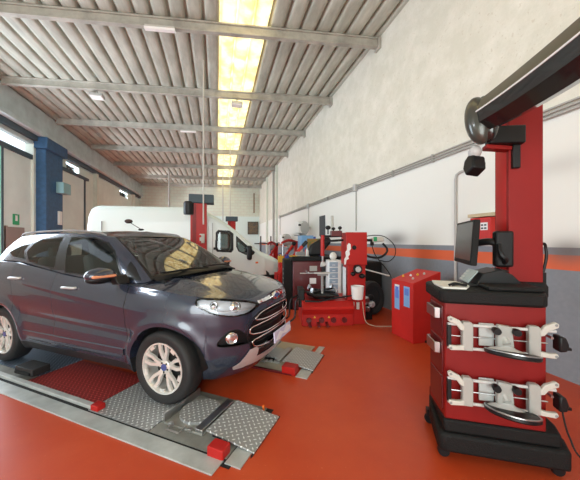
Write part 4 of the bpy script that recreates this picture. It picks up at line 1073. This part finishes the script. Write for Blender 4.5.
# wheel clamps hung on the cabinet face (things of their own)
def clamp(z, label, cord):
    c = thing('wheel_clamp', label, 'wheel clamp', PX(-.01,.028,z), AA, 'wheel clamps hung on the console')
    for zz, ya in ((.075,-.085),(-.075,-.085)):
        G().tube([(.055,ya,zz),(.64,ya,zz-.005)], .0095, 10).obj('rod','rod',c)
    G().tube([(.055,-.085,.0),(.60,-.085,-.004)], .004, 8).obj('threaded_rod','steel',c)
    def br(x, w):
        G().prism([(x,-.085),(x+w,-.085),(x+w,.085),(x+w*.8,.098),(x+w*.1,.098),(x,.085)], 'y', -.108, -.066).obj('slider','bracket',c,bevel=.006)
    br(.135,.062); br(.495,.062)
    # claws
    for xs_, sg in ((.145,-1),(.550,1)):
        P0 = [(0,.070),(sg*.025,.105),(sg*.078,.130),(sg*.094,.120),(sg*.092,.098),(sg*.045,.075),(sg*.022,.045),(0,.04)]
        G().prism([(xs_+a,b) for a,b in P0], 'y', -.112, -.086).obj('claw','off_white',c,bevel=.005)
        P1 = [(0,-.050),(sg*.045,-.058),(sg*.085,-.055),(sg*.093,-.072),(sg*.078,-.088),(0,-.082)]
        G().prism([(xs_+a,b) for a,b in P1], 'y', -.112, -.086).obj('claw','off_white',c,bevel=.005)
        for hx, hz in ((.078,.113),(.078,-.072)):
            G().lathe([(.008,-.1135),(.008,-.110),(1e-5,-.1135)], o=(xs_+sg*hx,0,hz), axis='y', n=10).obj('bolt','grey',c)
    G().prism([(.335,-.09),(.40,-.09),(.415,-.03),(.405,.085),(.33,.095),(.325,-.02)], 'y', -.115, -.075).obj('centre_block','bracket',c,bevel=.006)
    G().box(.245,.33,-.06,-.045,-.06,.085).obj('back_plate','lgrey',c,bevel=.004)
    for kx in (.315,.42): G().lathe([(.001,-.145),(.02,-.145),(.023,-.13),(.018,-.10),(.001,-.10)], o=(kx,0,.06), axis='y', n=14).obj('knob','black',c,smooth=50)
    G().box(.05,.075,-.10,-.075,-.07,.07).obj('end_plate','black',c,bevel=.004)
    # target dish seen almost edge on, with its white housing
    mtd = Matrix.Translation((.385,-.150,-.070)) @ Matrix.Rotation(R(5),4,'Y') @ Matrix.Rotation(R(-13),4,'X')
    G().lathe([(.001,-.012),(.125,-.012),(.137,-.004),(.137,.010),(.125,.016),(.001,.018)], n=48, mtx=mtd).obj('target_disc','black',c,smooth=35)
    G().ring([(.128,.012),(.138,.012),(.138,.017),(.128,.018)], n=48, mtx=mtd).obj('disc_edge','steel',c)
    hs = G(); hs.grid([[tuple(mtd @ Vector((r_*cos(a)*1.0-.01, r_*sin(a)*.55+.045, zz))) for a in np.linspace(0,2*pi,25)[:-1]] for r_,zz in ((.100,.017),(.085,.024),(.05,.034),(.028,.050),(.022,.070))], wrap=True); hs.f.append(tuple(range(96,120))); hs.obj('disc_housing','rod',c,smooth=50)
    G().tube([(.36,-.09,.02),(.37,-.10,.0),(.375,-.12,-.02)], [.028,.024,.022], 10).obj('disc_arm','bracket',c)
    s_ = G(); s_.prism([(.640,-.045),(.680,-.04),(.690,.0),(.675,.045),(.640,.05)], 'y', -.12, -.05); so_ = s_.obj('sensor_head','black',c,bevel=.01)
    G().box(.68,.71,-.10,-.08,-.035,-.02).obj('sensor_lever','black',so_)
    for hx in (.14,.62):   # pegs on the cabinet
        G().tube([(hx,.001,.03),(hx,-.09,.03)], .008, 8).obj('peg','steel',c)
    return c
clamp(.862,'upper white wheel clamp with dark disc on the red console face',False)
clamp(.510,'lower white wheel clamp with trailing black cord on the red console face',True)
cc = G(); a = PX(.662,-.055,.47); b = PX(.675,-.06,.38); d_ = PX(.70,-.06,.30); e_ = PX(.75,-.06,.20); h_ = PX(.95,-.03,.03)
one(G().tube([a,b,d_,e_,h_,PX(1.3,.1,.012)], .005, 8, smooth=6), 'power_cord','cord','thin black cord hanging from the lower clamp to the floor','cord')

# ================================================================ red waste bin
bn = thing('waste_bin', 'red sheet metal bin with sloped lid and two blue labels by the wall', 'bin', (2.71,3.35,0))
bb = G(); y1 = .50; x1 = .48; za, zb_ = .865, 1.02
bb.add([(0,0,.0),(x1,0,0),(x1,y1,0),(0,y1,0),(0,0,za),(x1,0,zb_),(x1,y1,zb_),(0,y1,za)], [(0,1,2,3),(4,5,6,7),(0,1,5,4),(1,2,6,5),(2,3,7,6),(3,0,4,7)]); bb.obj('body','red_bin',bn,bevel=.006)
for ya, yb, za_, zb2 in ((.07,.20,.50,.80),(.30,.42,.42,.80)):
    G().box(-.003,.0005,ya,yb,za_,zb2).obj('label_sheet','blue' ,bn)
    G().box(-.0045,-.003,ya+.02,yb-.02,za_+.17,zb2-.03).obj('label_text','label_blue',bn)
G().box(-.004,-.001,.31,.41,.72,.80).obj('label_top','sticker',bn)
G().box(.20,.40,-.004,.0,.0,.035).obj('foot_gap','dark',bn)
lid = lambda x,z: za+(zb_-za)*x/x1+z
for i,(x,y,mm) in enumerate(((.14,.40,'yellow'),(.26,.22,'yellow'),(.20,.30,'sticker'),(.32,.15,'off_white'),(.12,.15,'off_white'))):
    g_ = G(); g_.lathe([(.001,0),(.016,0),(.018,.008),(.010,.03),(.001,.032)], n=10); o = one(g_,'valve_cap',mm,['yellow cap at the near-left of the red bin lid','yellow cap in the middle of the red bin lid','white cap in the middle of the red bin lid','pale cap near the front edge of the red bin lid','pale cap by the labelled side of the red bin lid'][i],'cap','small caps on the bin lid')
    o.location = (2.71+x,3.35+y,lid(x,0))

# ================================================================ tyre changer
tc = thing('tyre_changer', 'red tyre changer with black turntable and tall red column', 'tyre changer', (1.42,4.54,0), R(-12))
base = G(); base.prism([(.0,0),(.0,.20),(-.06,.30),(-.06,.34),(.02,.43),(.72,.43),(.72,0)], 'x', 0, .90); base.obj('base_cabinet','red',tc,bevel=.006)
G().prism([(-.062,.305),(-.064,.335),(.012,.418),(.014,.40)], 'x', .02,.88).obj('front_panel','red_bin',tc)
for i,x in enumerate((.17,.36,.57,.80)):
    G().prism([(-.050,.327),(-.062,.336),(-.044,.358),(-.035,.350)], 'x', x-.035, x+.035).obj('panel_label','sticker',tc)
for x in (.12,.34,.55,.74):
    G().lathe([(.001,-.02),(.045,-.02),(.05,0)], o=(x,0,.10), axis='y', n=16).obj('vent','red_dark',tc)
for x in (.22,.47): G().prism([(x-.02,.14),(x+.02,.14),(x,.18)], 'y', -.003, 0).obj('warning_mark','yellow',tc)
for i,x in enumerate((.10,.25,.40)):
    G().prism([(-.17,.03),(-.17,.045),(0,.075),(0,.055)], 'x', x, x+.05).obj('foot_pedal','red_dark',tc,bevel=.004)
tt = G(); tt.lathe([(.16,.43),(.16,.47),(.27,.48),(.29,.50),(.27,.53),(.12,.545),(1e-5,.545)], o=(.40,.30,0), n=36); to = tt.obj('turntable','black',tc)
for k in range(4):
    a = pi/4+k*pi/2; m_ = Matrix.Translation((.40,.30,.55)) @ Matrix.Rotation(a,4,'Z')
    G().box(.06,.30,-.03,.03,0,.03,m_).obj('jaw_slide','black',to,bevel=.004); G().prism([(.26,0),(.33,0),(.33,.03),(.30,.10),(.27,.06)], 'y', -.028,.028,m_).obj('jaw','steel',to,bevel=.004)
G().prism([(.05,.46),(.30,.44),(.55,.50),(.86,.54),(.86,.52),(.5,.47),(.3,.42),(.05,.43)], 'y', -.05,-.02).obj('bead_bar','black',tc)
G().tube([(.05,-.08,.62),(.25,-.10,.55),(.62,-.10,.545)], .016, 8, smooth=4).obj('bead_lever','black',tc)
ax = G(); ax.tube([(.36,.05,.56),(.36,.05,.88)], .022, 10); ax.box(.28,.46,.02,.08,.87,.905); ax.obj('mount_rod','grey',tc)
G().box(.22,.50,.0,.10,.905,.925).obj('tool_bar','lgrey',tc)
# column
G().box(.82,1.14,.08,.42,.0,1.05).obj('column','red',tc,bevel=.006)
G().box(.79,1.16,.05,.45,1.05,1.63).obj('column_head','red',tc,bevel=.008)
G().box(.55,.745,.18,.32,1.56,1.66).obj('arm_sleeve','red_dark',tc,bevel=.006)
G().tube([(.36,.25,1.555),(.76,.25,1.57)], .022, 10).obj('swing_arm','black',tc)
G().tube([(.42,.16,1.47),(.76,.16,1.49)], .020, 10).obj('helper_arm','black',tc)
G().tube([(.40,.25,1.58),(.40,.25,1.20)], .035, 12).obj('arm_sleeve','red',tc)
G().tube([(.40,.25,1.20),(.40,.25,1.08)], .020, 10).obj('mount_shaft','steel',tc)
G().prism([(.36,1.0),(.45,1.02),(.46,1.09),(.37,1.09)], 'y', .22,.28).obj('mount_head','lgrey',tc,bevel=.01)
for i,(x,z,r_) in enumerate(((.50,1.72,.05),(.60,1.70,.035),(.72,1.715,.038))):
    G().tube([(x,.25,1.60),(x,.25,z)], .012, 6).obj('knob_stem','black',tc); G().ball((x,.25,z),r_,(1,1,.8)).obj('knob','black',tc,smooth=180)
G().lathe([(.001,-.012),(.035,-.012),(.04,.0)], o=(.93,.05,1.36), axis='y', n=20).obj('column_knob','black',tc)
w_ = G(); w_.prism([(.750,1.06),(.775,1.06),(.79,1.14),(.83,1.16),(.82,1.20),(.85,1.24),(.84,1.30),(.87,1.34),(.86,1.42),(.83,1.44),(.80,1.40),(.80,1.32),(.77,1.28),(.78,1.20),(.75,1.16)], 'y', .044,.0495); w_.obj('wavy_sticker','sticker',tc)
G().box(.7985,.80,.12,.36,.45,1.0).obj('side_label','sticker',tc)
gu = thing('x','','')
bpy.data.objects.remove(gu)
gg = G(); gg.lathe([(.001,-.10),(.075,-.10),(.08,-.05),(.06,0)], o=(.98,.08,.98), axis='y', n=20); go = gg.obj('air_regulator','black',tc,bevel=.004)
G().lathe([(.001,-.115),(.045,-.115),(.05,-.10)], o=(.98,.08,.98), axis='y', n=16).obj('gauge_face','lgrey',go)
G().ball((1.06,.02,.86),.055,(1,1,.8)).obj('hose_fitting','black',tc,smooth=180); G().ball((.90,.02,.90),.04).obj('hose_fitting','black',tc,smooth=180)
for x in (.90,.99):
    G().tube([(x,.04,.28),(x,.03,.40)], .028, 10).obj('spray_bottle','off_white',tc)
bk = G(); bk.ring([(.085,.48),(.105,.70),(.112,.70),(.092,.475)], o=(.955,-.05,0), n=28); bk.lathe([(.086,.48),(1e-5,.478)], o=(.955,-.05,0), n=28)
bkt = tag(bk.obj('bucket','white_plastic',None), 'small white plastic bucket hung on the tyre changer column','bucket'); bkt.location = tc.location; bkt.rotation_euler = tc.rotation_euler
# bead helper and hoses at the column's right
G().tube([(1.12,.20,1.49),(1.28,.20,1.49)], .025, 10).obj('side_arm','black',tc)
hp = G(); hp.cbox((1.40,.20,1.50),.22,.10,.09,(0,R(-6),0)); hpo = hp.obj('side_tool','off_white',tc,bevel=.02); G().cbox((1.34,.145,1.51),.06,.02,.08).obj('tool_grip','green',hpo); G().cbox((1.30,.2,1.45),.05,.08,.12).obj('tool_clamp','black',hpo,bevel=.01)
G().tube([(1.13,.2,1.25),(1.25,.2,1.19),(1.42,.2,1.17),(1.55,.2,1.24),(1.58,.2,1.33),(1.50,.2,1.43)], .02, 8, smooth=6).obj('air_hose','black',tc)
G().tube([(1.13,.2,1.55),(1.35,.22,1.58),(1.55,.22,1.55),(1.72,.22,1.40),(1.74,.22,1.22),(1.62,.22,1.10),(1.45,.22,1.12)], .008, 6, smooth=6).obj('thin_hose','black',tc)
G().tube([(1.29,.2,1.45),(1.36,.2,1.22),(1.60,.2,.92),(1.66,.2,.80)], .008, 6, smooth=4).obj('thin_hose','black',tc)
G().tube([(1.10,.1,.98),(1.55,.02,.86)], .012, 8).obj('steel_rod','lgrey',tc)
G().tube([(1.08,.06,.40),(1.10,-.02,.10),(1.22,-.05,.012),(1.40,-.10,.010),(1.60,-.10,.010)], .006, 6, smooth=6).obj('floor_hose','rope',tc)
# bead press foot at the left
G().tube([(-.02,.12,.46),(-.10,.10,.40),(-.12,.08,.14),(-.24,.04,.06)], .016, 8, smooth=3).obj('bead_breaker_tube','black',tc)
G().tube([(.02,.30,.50),(-.18,.22,.42),(-.22,.20,.12),(-.34,.12,.10)], .016, 8, smooth=3).obj('bead_breaker_tube','black',tc)
G().box(-.05,.06,.10,.5,.30,.62).obj('bead_breaker_ram','black',tc,bevel=.02)

def loc_tc(u, v, z=0): 
    a = R(-12); return (1.42+u*cos(a)-v*sin(a), 4.54+u*sin(a)+v*cos(a), z)
# loose tyre with rim leaning by the wall
ty = thing('spare_tyre', 'black car tyre on a dark rim standing on the floor right of the tyre changer', 'tyre', (2.98,4.95,0), R(20))
mt = Matrix.Translation((0,0,.335)) @ Matrix.Rotation(R(-8),4,'X')
G().ring([(.20,-.09),(.24,-.11),(.30,-.115),(.33,-.08),(.335,0),(.33,.08),(.30,.115),(.24,.11),(.20,.09)], axis='y', n=48, mtx=mt).obj('rubber_ring','rubber',ty)
G().lathe([(.205,-.08),(.19,-.07),(.17,-.03),(.10,-.02),(1e-5,-.03)], axis='y', n=32, mtx=mt).obj('rim','cladding',ty)
hb_ = thing('hub_clamp', 'chrome and black clamping hub resting against the loose tyre', 'hub clamp', (2.66,4.55,0), R(0))
for k,(x,z,r_,m_) in enumerate(((0,.38,.075,'steel'),(.10,.43,.055,'black'),(.12,.30,.06,'alu'),(.02,.22,.055,'steel'))):
    G().lathe([(.001,-.05),(r_*.6,-.05),(r_,-.02),(r_,.03),(r_*.5,.06),(.001,.06)], o=(x,0,z), axis='y', n=20).obj(['clamp_nut','rubber_cup','flange','cone'][k],m_,hb_)
G().box(-.03,.16,.05,.08,0,.46).obj('stand','black',hb_)
# dark block at the wall, put in for the black shade there
G_ = G(); G_.prism([(0,0),(.42,0),(.42,1.02),(.06,1.02),(0,.9)], 'y', 0, .5); cabk = G_.obj('shade_block','black_rough',None,bevel=.03,seg=3); cabk.location = (3.08,5.30,0); tag(cabk,'dark rounded block in place of the black shade behind the loose tyre','shade block')
# drawer tower
dt = thing('drawer_tower', 'tall blue-grey tower of small plastic drawers beside the tyre changer column', 'drawer tower', loc_tc(.61,.75), R(-12))
G().box(0,.26,0,.34,.0,1.08).obj('tower_frame','white_plastic',dt,bevel=.006)
for k in range(9):
    d_ = G().box(.015,.185,-.012,.02,.06+k*.112,.155+k*.112).obj('drawer','drawer',dt,bevel=.004); G().box(.07,.13,-.02,-.012,.09+k*.112,.102+k*.112).obj('drawer_pull','sticker',d_)
one(G().ball((0,0,.0),.075,(1,1,1.1)), 'wool_ball','paper','pale cloth bundle on top of the drawer tower','cloth',smooth=180).location = (loc_tc(.73,.90)[0], loc_tc(.73,.90)[1], 1.081)
# wheel balancer behind
wb = thing('wheel_balancer', 'dark red wheel balancer with black lid behind the tyre changer', 'wheel balancer', loc_tc(-.09,1.12), R(-10))
G().box(0,.62,0,.55,0,1.05).obj('body','red_dark',wb,bevel=.02); G().prism([(-.06,1.05),(.70,1.05),(.66,1.13),(-.02,1.14)], 'y', -.06, .6).obj('weight_tray','black_rough',wb,bevel=.01)
G().box(-.20,.0,.05,.5,0,1.08).obj('side_box','black_rough',wb,bevel=.02)
G().lathe([(.001,-.22),(.02,-.22),(.02,0)], o=(.30,0,.82), axis='y', n=12).obj('shaft','steel',wb)
G().box(.36,.50,-.008,0,.56,.68).obj('label_plate','sticker',wb); G().box(.36,.52,-.01,0,.83,.94).obj('label_plate','bracket',wb); G().box(.15,.50,-.05,-.02,.78,.80).obj('tool_rest','lgrey',wb)
for k in range(6): G().box(-.205,-.2,.1,.13,.35+.1*k,.39+.1*k).obj('side_light','off_white',wb); 
G().prism([(.34,1.14),(.66,1.14),(.92,1.48),(.80,1.62),(.42,1.38)], 'y', .25, .42).obj('wheel_hood','black',wb,bevel=.05,seg=3)
# small tools on its tray
W0_ = wb.location
def on_tray(u, v, g_, name, m, label, cat, grp=None, rz=0):
    a = R(-10); o = one(g_, name, m, label, cat, grp, smooth=50); o.location = (W0_.x+u*cos(a)-v*sin(a), W0_.y+u*sin(a)+v*cos(a), 1.142); o.rotation_euler = (0,0,rz); return o
for i,(u,v,mm,l) in enumerate(((.02,.05,'yellow','yellow handled pliers at the left end of the black tray'),(.16,.12,'bracket','tan handled pliers in the middle of the black tray'),(.28,.02,'steel','steel pliers at the right of the black tray'))):
    g_ = G(); g_.tube([(-.11,-.03,.012),(-.03,.0,.014),(.07,.01,.012)], [.009,.011,.006], 8, smooth=3); g_.tube([(-.11,.03,.012),(-.03,.0,.014),(.07,-.01,.012)], [.009,.011,.006], 8, smooth=3)
    on_tray(u,v,g_,'pliers',mm,l,'pliers','pliers on the balancer tray',R(15-20*i))
g_ = G(); g_.lathe([(.001,0),(.035,0),(.035,.12),(.015,.15),(.015,.18),(.001,.18)], n=16); on_tray(.34,.20,g_,'spray_can','lgrey','pale spray can standing on the black balancer tray','spray can')
g_ = G(); g_.box(-.1,.1,-.06,.06,0,.09); on_tray(.20,.35,g_,'parts_box','grey','grey parts box at the back of the black balancer tray','box')

# ================================================================ workshop gear along the wall towards the back
bc = thing('work_bench', 'long grey work bench against the wall behind the balancer', 'bench', (2.35,6.9,0))
G().box(0,1.1,0,1.6,.98,1.04).obj('bench_top','black_rough',bc,bevel=.01)
for x in (.04,1.0):
    for y in (.05,1.5): G().box(x,x+.06,y,y+.06,0,.98).obj('leg','grey',bc)
G().box(.05,1.05,.1,1.5,.25,.28).obj('lower_shelf','grey',bc)
cbn = thing('blue_cabinet', 'pale blue upright cabinet on the wall side of the bench', 'cabinet', (2.72,8.75,0))
G().box(0,.42,0,.45,0,1.66).obj('body','blue',cbn,bevel=.01); G().box(.42,.50,.0,.45,0,1.62).obj('side_panel','deep_blue',cbn); G().box(.0,.42,-.008,0,.85,1.60).obj('door','blue',cbn,bevel=.004)
G().box(.05,.07,-.02,-.008,1.15,1.3).obj('handle','grey',cbn)
one(G().box(0,.42,0,.012,0,.50), 'wall_calendar','calendar','small green and orange calendar beside the blue cabinet','calendar').location = (2.75,7.62,1.045)
def reel(x, y, z, r_, label):
    t = thing('hose_reel', label, 'hose reel', (x,y,z), R(25), 'grey hose reels on the wall')
    G().lathe([(.001,-.13),(r_*.8,-.13),(r_,-.09),(r_,.09),(r_*.8,.13),(.001,.13)], axis='y', n=28).obj('drum_case','lgrey',t)
    G().box(-r_*1.1,-r_*.3,-.12,.12,-r_*.8,r_*.9).obj('cover','white_plastic',t,bevel=.03); G().box(-r_*1.2,-r_*.8,-.14,-.11,r_*.25,r_*.5).obj('outlet','black',t)
    G().box(.0,r_+.2,-.05,.05,-.05,.05).obj('wall_arm','lgrey',t)
    G().box(-r_*1.3,r_*.4,-.1,.1,-r_*1.15,-r_*1.0).obj('lower_plate','grey',t)
reel(3.22,10.2,1.98,.27,'nearer grey hose reel above the blue cabinet')
reel(3.22,12.9,1.55,.27,'farther grey hose reel beyond the blue cabinet')
# second red tyre changer, far
def far_changer(x, y, rz, label, s=1.):
    t = thing('tyre_changer', label, 'tyre changer', (x,y,0), rz)
    G().box(0,.8*s,0,.7*s,0,.55*s).obj('base_cabinet','red',t,bevel=.01)
    G().box(.55*s,.80*s,.45*s,.70*s,.55*s,1.45*s).obj('column','red_bin',t,bevel=.01)
    G().tube([(.68*s,.5*s,1.42*s),(.3*s,.2*s,1.50*s),(.05*s,.0,1.40*s)], .05*s, 8, smooth=4).obj('swing_arm','red',t)
    G().lathe([(.12*s,.55*s),(.25*s,.60*s),(.25*s,.66*s),(.001,.68*s)], o=(.32*s,.25*s,0), n=20).obj('turntable','black',t)
    G().tube([(.1*s,.0,1.40*s),(.1*s,0,.95*s)], .03*s, 8).obj('tool_shaft','steel',t)
    G().ball((.35*s,.1*s,1.25*s),.13*s).obj('air_tank','grey',t,smooth=180)
    G().tube([(.0,-.05*s,.7*s),(.45*s,-.08*s,1.35*s)], .045*s, 8).obj('bead_roller_arm','red_bin',t)
    G().ball((.47*s,-.08*s,1.38*s),.08*s).obj('roller','black',t,smooth=180)
    return t
far_changer(2.2,9.6,R(-10),'red tyre changer with arched arm beside the pale blue cabinet')
far_changer(2.1,11.8,R(15),'smaller far red tyre changer right of the van nose',.95)
# tilted red beam with white marks and black end
tb = G(); tb.cbox((0,0,0),.09,.09,1.15); tbo = thing('engine_crane_arm','slanting red beam with white lettering leaning by the bench','crane arm',(1.95,7.3,.0),R(-15))
mt = Matrix.Translation((.05,0,1.02)) @ Matrix.Rotation(R(42),4,'Y')
G().box(-.045,.045,-.04,.04,-.62,.42,mt).obj('beam','red_bin',tbo,bevel=.006); G().box(-.05,.05,-.05,.05,.42,.60,mt).obj('beam_end','black',tbo,bevel=.02)
for k in range(3): G().prism([(-.03,-.35+.16*k),(.03,-.35+.16*k),(.0,-.24+.16*k)], 'y', -.043,-.040,mt).obj('white_mark','sticker',tbo)
G().box(-.45,-.35,-.3,.3,.0,.08).obj('foot','red',tbo); G().box(-.44,-.36,-.05,.05,.08,.62).obj('strut','red',tbo)
G().box(-.36,.35,-.04,.04,.0,.07).obj('floor_leg','red',tbo)
# trolley with small parts beyond the van nose
def trolley(x,y,m1,label):
    t = thing('tool_trolley', label, 'trolley', (x,y,0), R(-8), 'tool trolleys by the right wall')
    G().box(0,.6,0,.45,.12,.85).obj('body',m1,t,bevel=.01)
    for k in range(4): G().box(.03,.57,-.012,0,.16+.17*k,.30+.17*k).obj('drawer',m1,t,bevel=.004)
    for a in (.05,.5):
        for b in (.05,.38): G().lathe([(.001,-.02),(.05,-.02),(.05,.02),(.001,.02)], o=(a,b,.052), axis='y', n=14).obj('caster','black',t)
    G().tube([(.62,.02,.75),(.70,.02,.80),(.70,.42,.80),(.62,.42,.75)], .012, 6).obj('push_bar','steel',t)
    return t
trolley(1.72,7.72,'red_bin','red drawer trolley in front of the farther machines')
trolley(2.55,13.6,'deep_blue','dark blue drawer trolley at the far end of the wall')
for i,(x,y,z,mm,nm,l) in enumerate(((1.82,7.92,.851,'yellow','oil_can','yellow oil can on the red trolley'),(2.02,7.87,.851,'deep_blue','oil_can','blue oil can on the red trolley'),(2.20,7.95,.851,'off_white','oil_can','white oil can on the red trolley'),(2.55,7.2,1.041,'orange','oil_can','orange oil can on the grey bench'),(2.8,7.35,1.041,'deep_blue','oil_can','blue oil can on the grey bench'),(2.6,7.75,1.041,'red_bin','oil_can','red oil can on the grey bench'),(2.45,8.05,1.041,'white_plastic','oil_can','white oil can on the grey bench'))):
    g_ = G(); g_.box(-.08,.08,-.05,.05,0,.18); g_.lathe([(.02,.18),(.02,.22),(.001,.22)], n=10); g_.tube([(-.07,0,.18),(-.06,0,.22),(0,0,.225)], .009, 6)
    o = one(g_,nm,mm,l,'oil can','oil cans',bevel=.008); o.location = (x,y,z)
for i,(x,y) in enumerate(((2.35,15.2),(3.0,15.6))):
    t = thing('jack_stand', ['nearer thin black stand with crossbar at the far wall','farther thin black stand with crossbar at the far wall'][i], 'stand', (x,y,0), 0, 'black stands at the far wall')
    G().tube([(0,0,.02),(0,0,1.75)], .04, 8).obj('pole','black',t); G().box(-.35,.35,-.03,.03,1.3,1.36).obj('crossbar','black',t); G().box(-.2,.2,-.2,.2,0,.02).obj('base','black',t)

# ================================================================ camera, sun, sky, daylight through the doors, added fill lamps
cd = bpy.data.cameras.new('camera'); cam = bpy.data.objects.new('camera', cd); C.objects.link(cam)
cam.location = (0,0,CAM_H); cam.rotation_euler = (R(90), 0, -TH)
cd.sensor_fit = 'HORIZONTAL'; cd.sensor_width = 36; cd.lens = 36*275/580; cd.shift_y = 1/580
cd.clip_start = .05; cd.clip_end = 300
bpy.context.scene.camera = cam
w = bpy.data.worlds.new('world'); bpy.context.scene.world = w; w.use_nodes = True
bgn = w.node_tree.nodes['Background']; bgn.inputs[0].default_value = (.80,.90,1.0,1); bgn.inputs[1].default_value = 1.6
def area(name, loc, rot, sx, sy, e, col):
    l = bpy.data.lights.new(name, 'AREA'); l.shape = 'RECTANGLE'; l.size = sx; l.size_y = sy; l.energy = e; l.color = col
    o = bpy.data.objects.new(name, l); C.objects.link(o); o.location = loc; o.rotation_euler = rot; return o
sun = bpy.data.lights.new('sun', 'SUN'); sun.energy = 5; sun.angle = R(2); sun.color = (1,.96,.88)
so = bpy.data.objects.new('sun', sun); C.objects.link(so); so.rotation_euler = (0,0,0); so.location = (0,8,12)
area('daylight_front_door', (-2.65,-5.2,2.2), (R(90),0,0), 5.8, 4.2, 460, (.92,.98,.93))
area('daylight_side_door', (-6.6,8.1,2.4), (R(90),0,R(-90)), 3.6, 4.4, 400, (.75,.88,1))
area('daylight_high_lamp', (-6.5,1.6,4.4), (R(90),0,R(-90)), 1.6, .9, 90, (.85,.93,1))  # added lamp at an unseen high opening, lifts ceiling and right wall
area('daylight_high_lamp', (-6.38,14.3,4.7), (R(90),0,R(-90)), 1.05, .38, 120, (.85,.93,1))
area('added_rear_fill', (-6.6,20,.95), (R(90),0,R(-90)), 5.8, 1.8, 300, (.9,.97,1))  # added lamp hidden behind the van, brightens the back of the hall
area('daylight_high_lamp', (-6.38,21.2,4.7), (R(90),0,R(-90)), 1.6, .38, 260, (.9,.95,1))
vs = bpy.context.scene.view_settings
vs.view_transform = 'Standard'; vs.look = 'None'; vs.gamma = 1; vs.use_curve_mapping = False; vs.exposure = 0.25
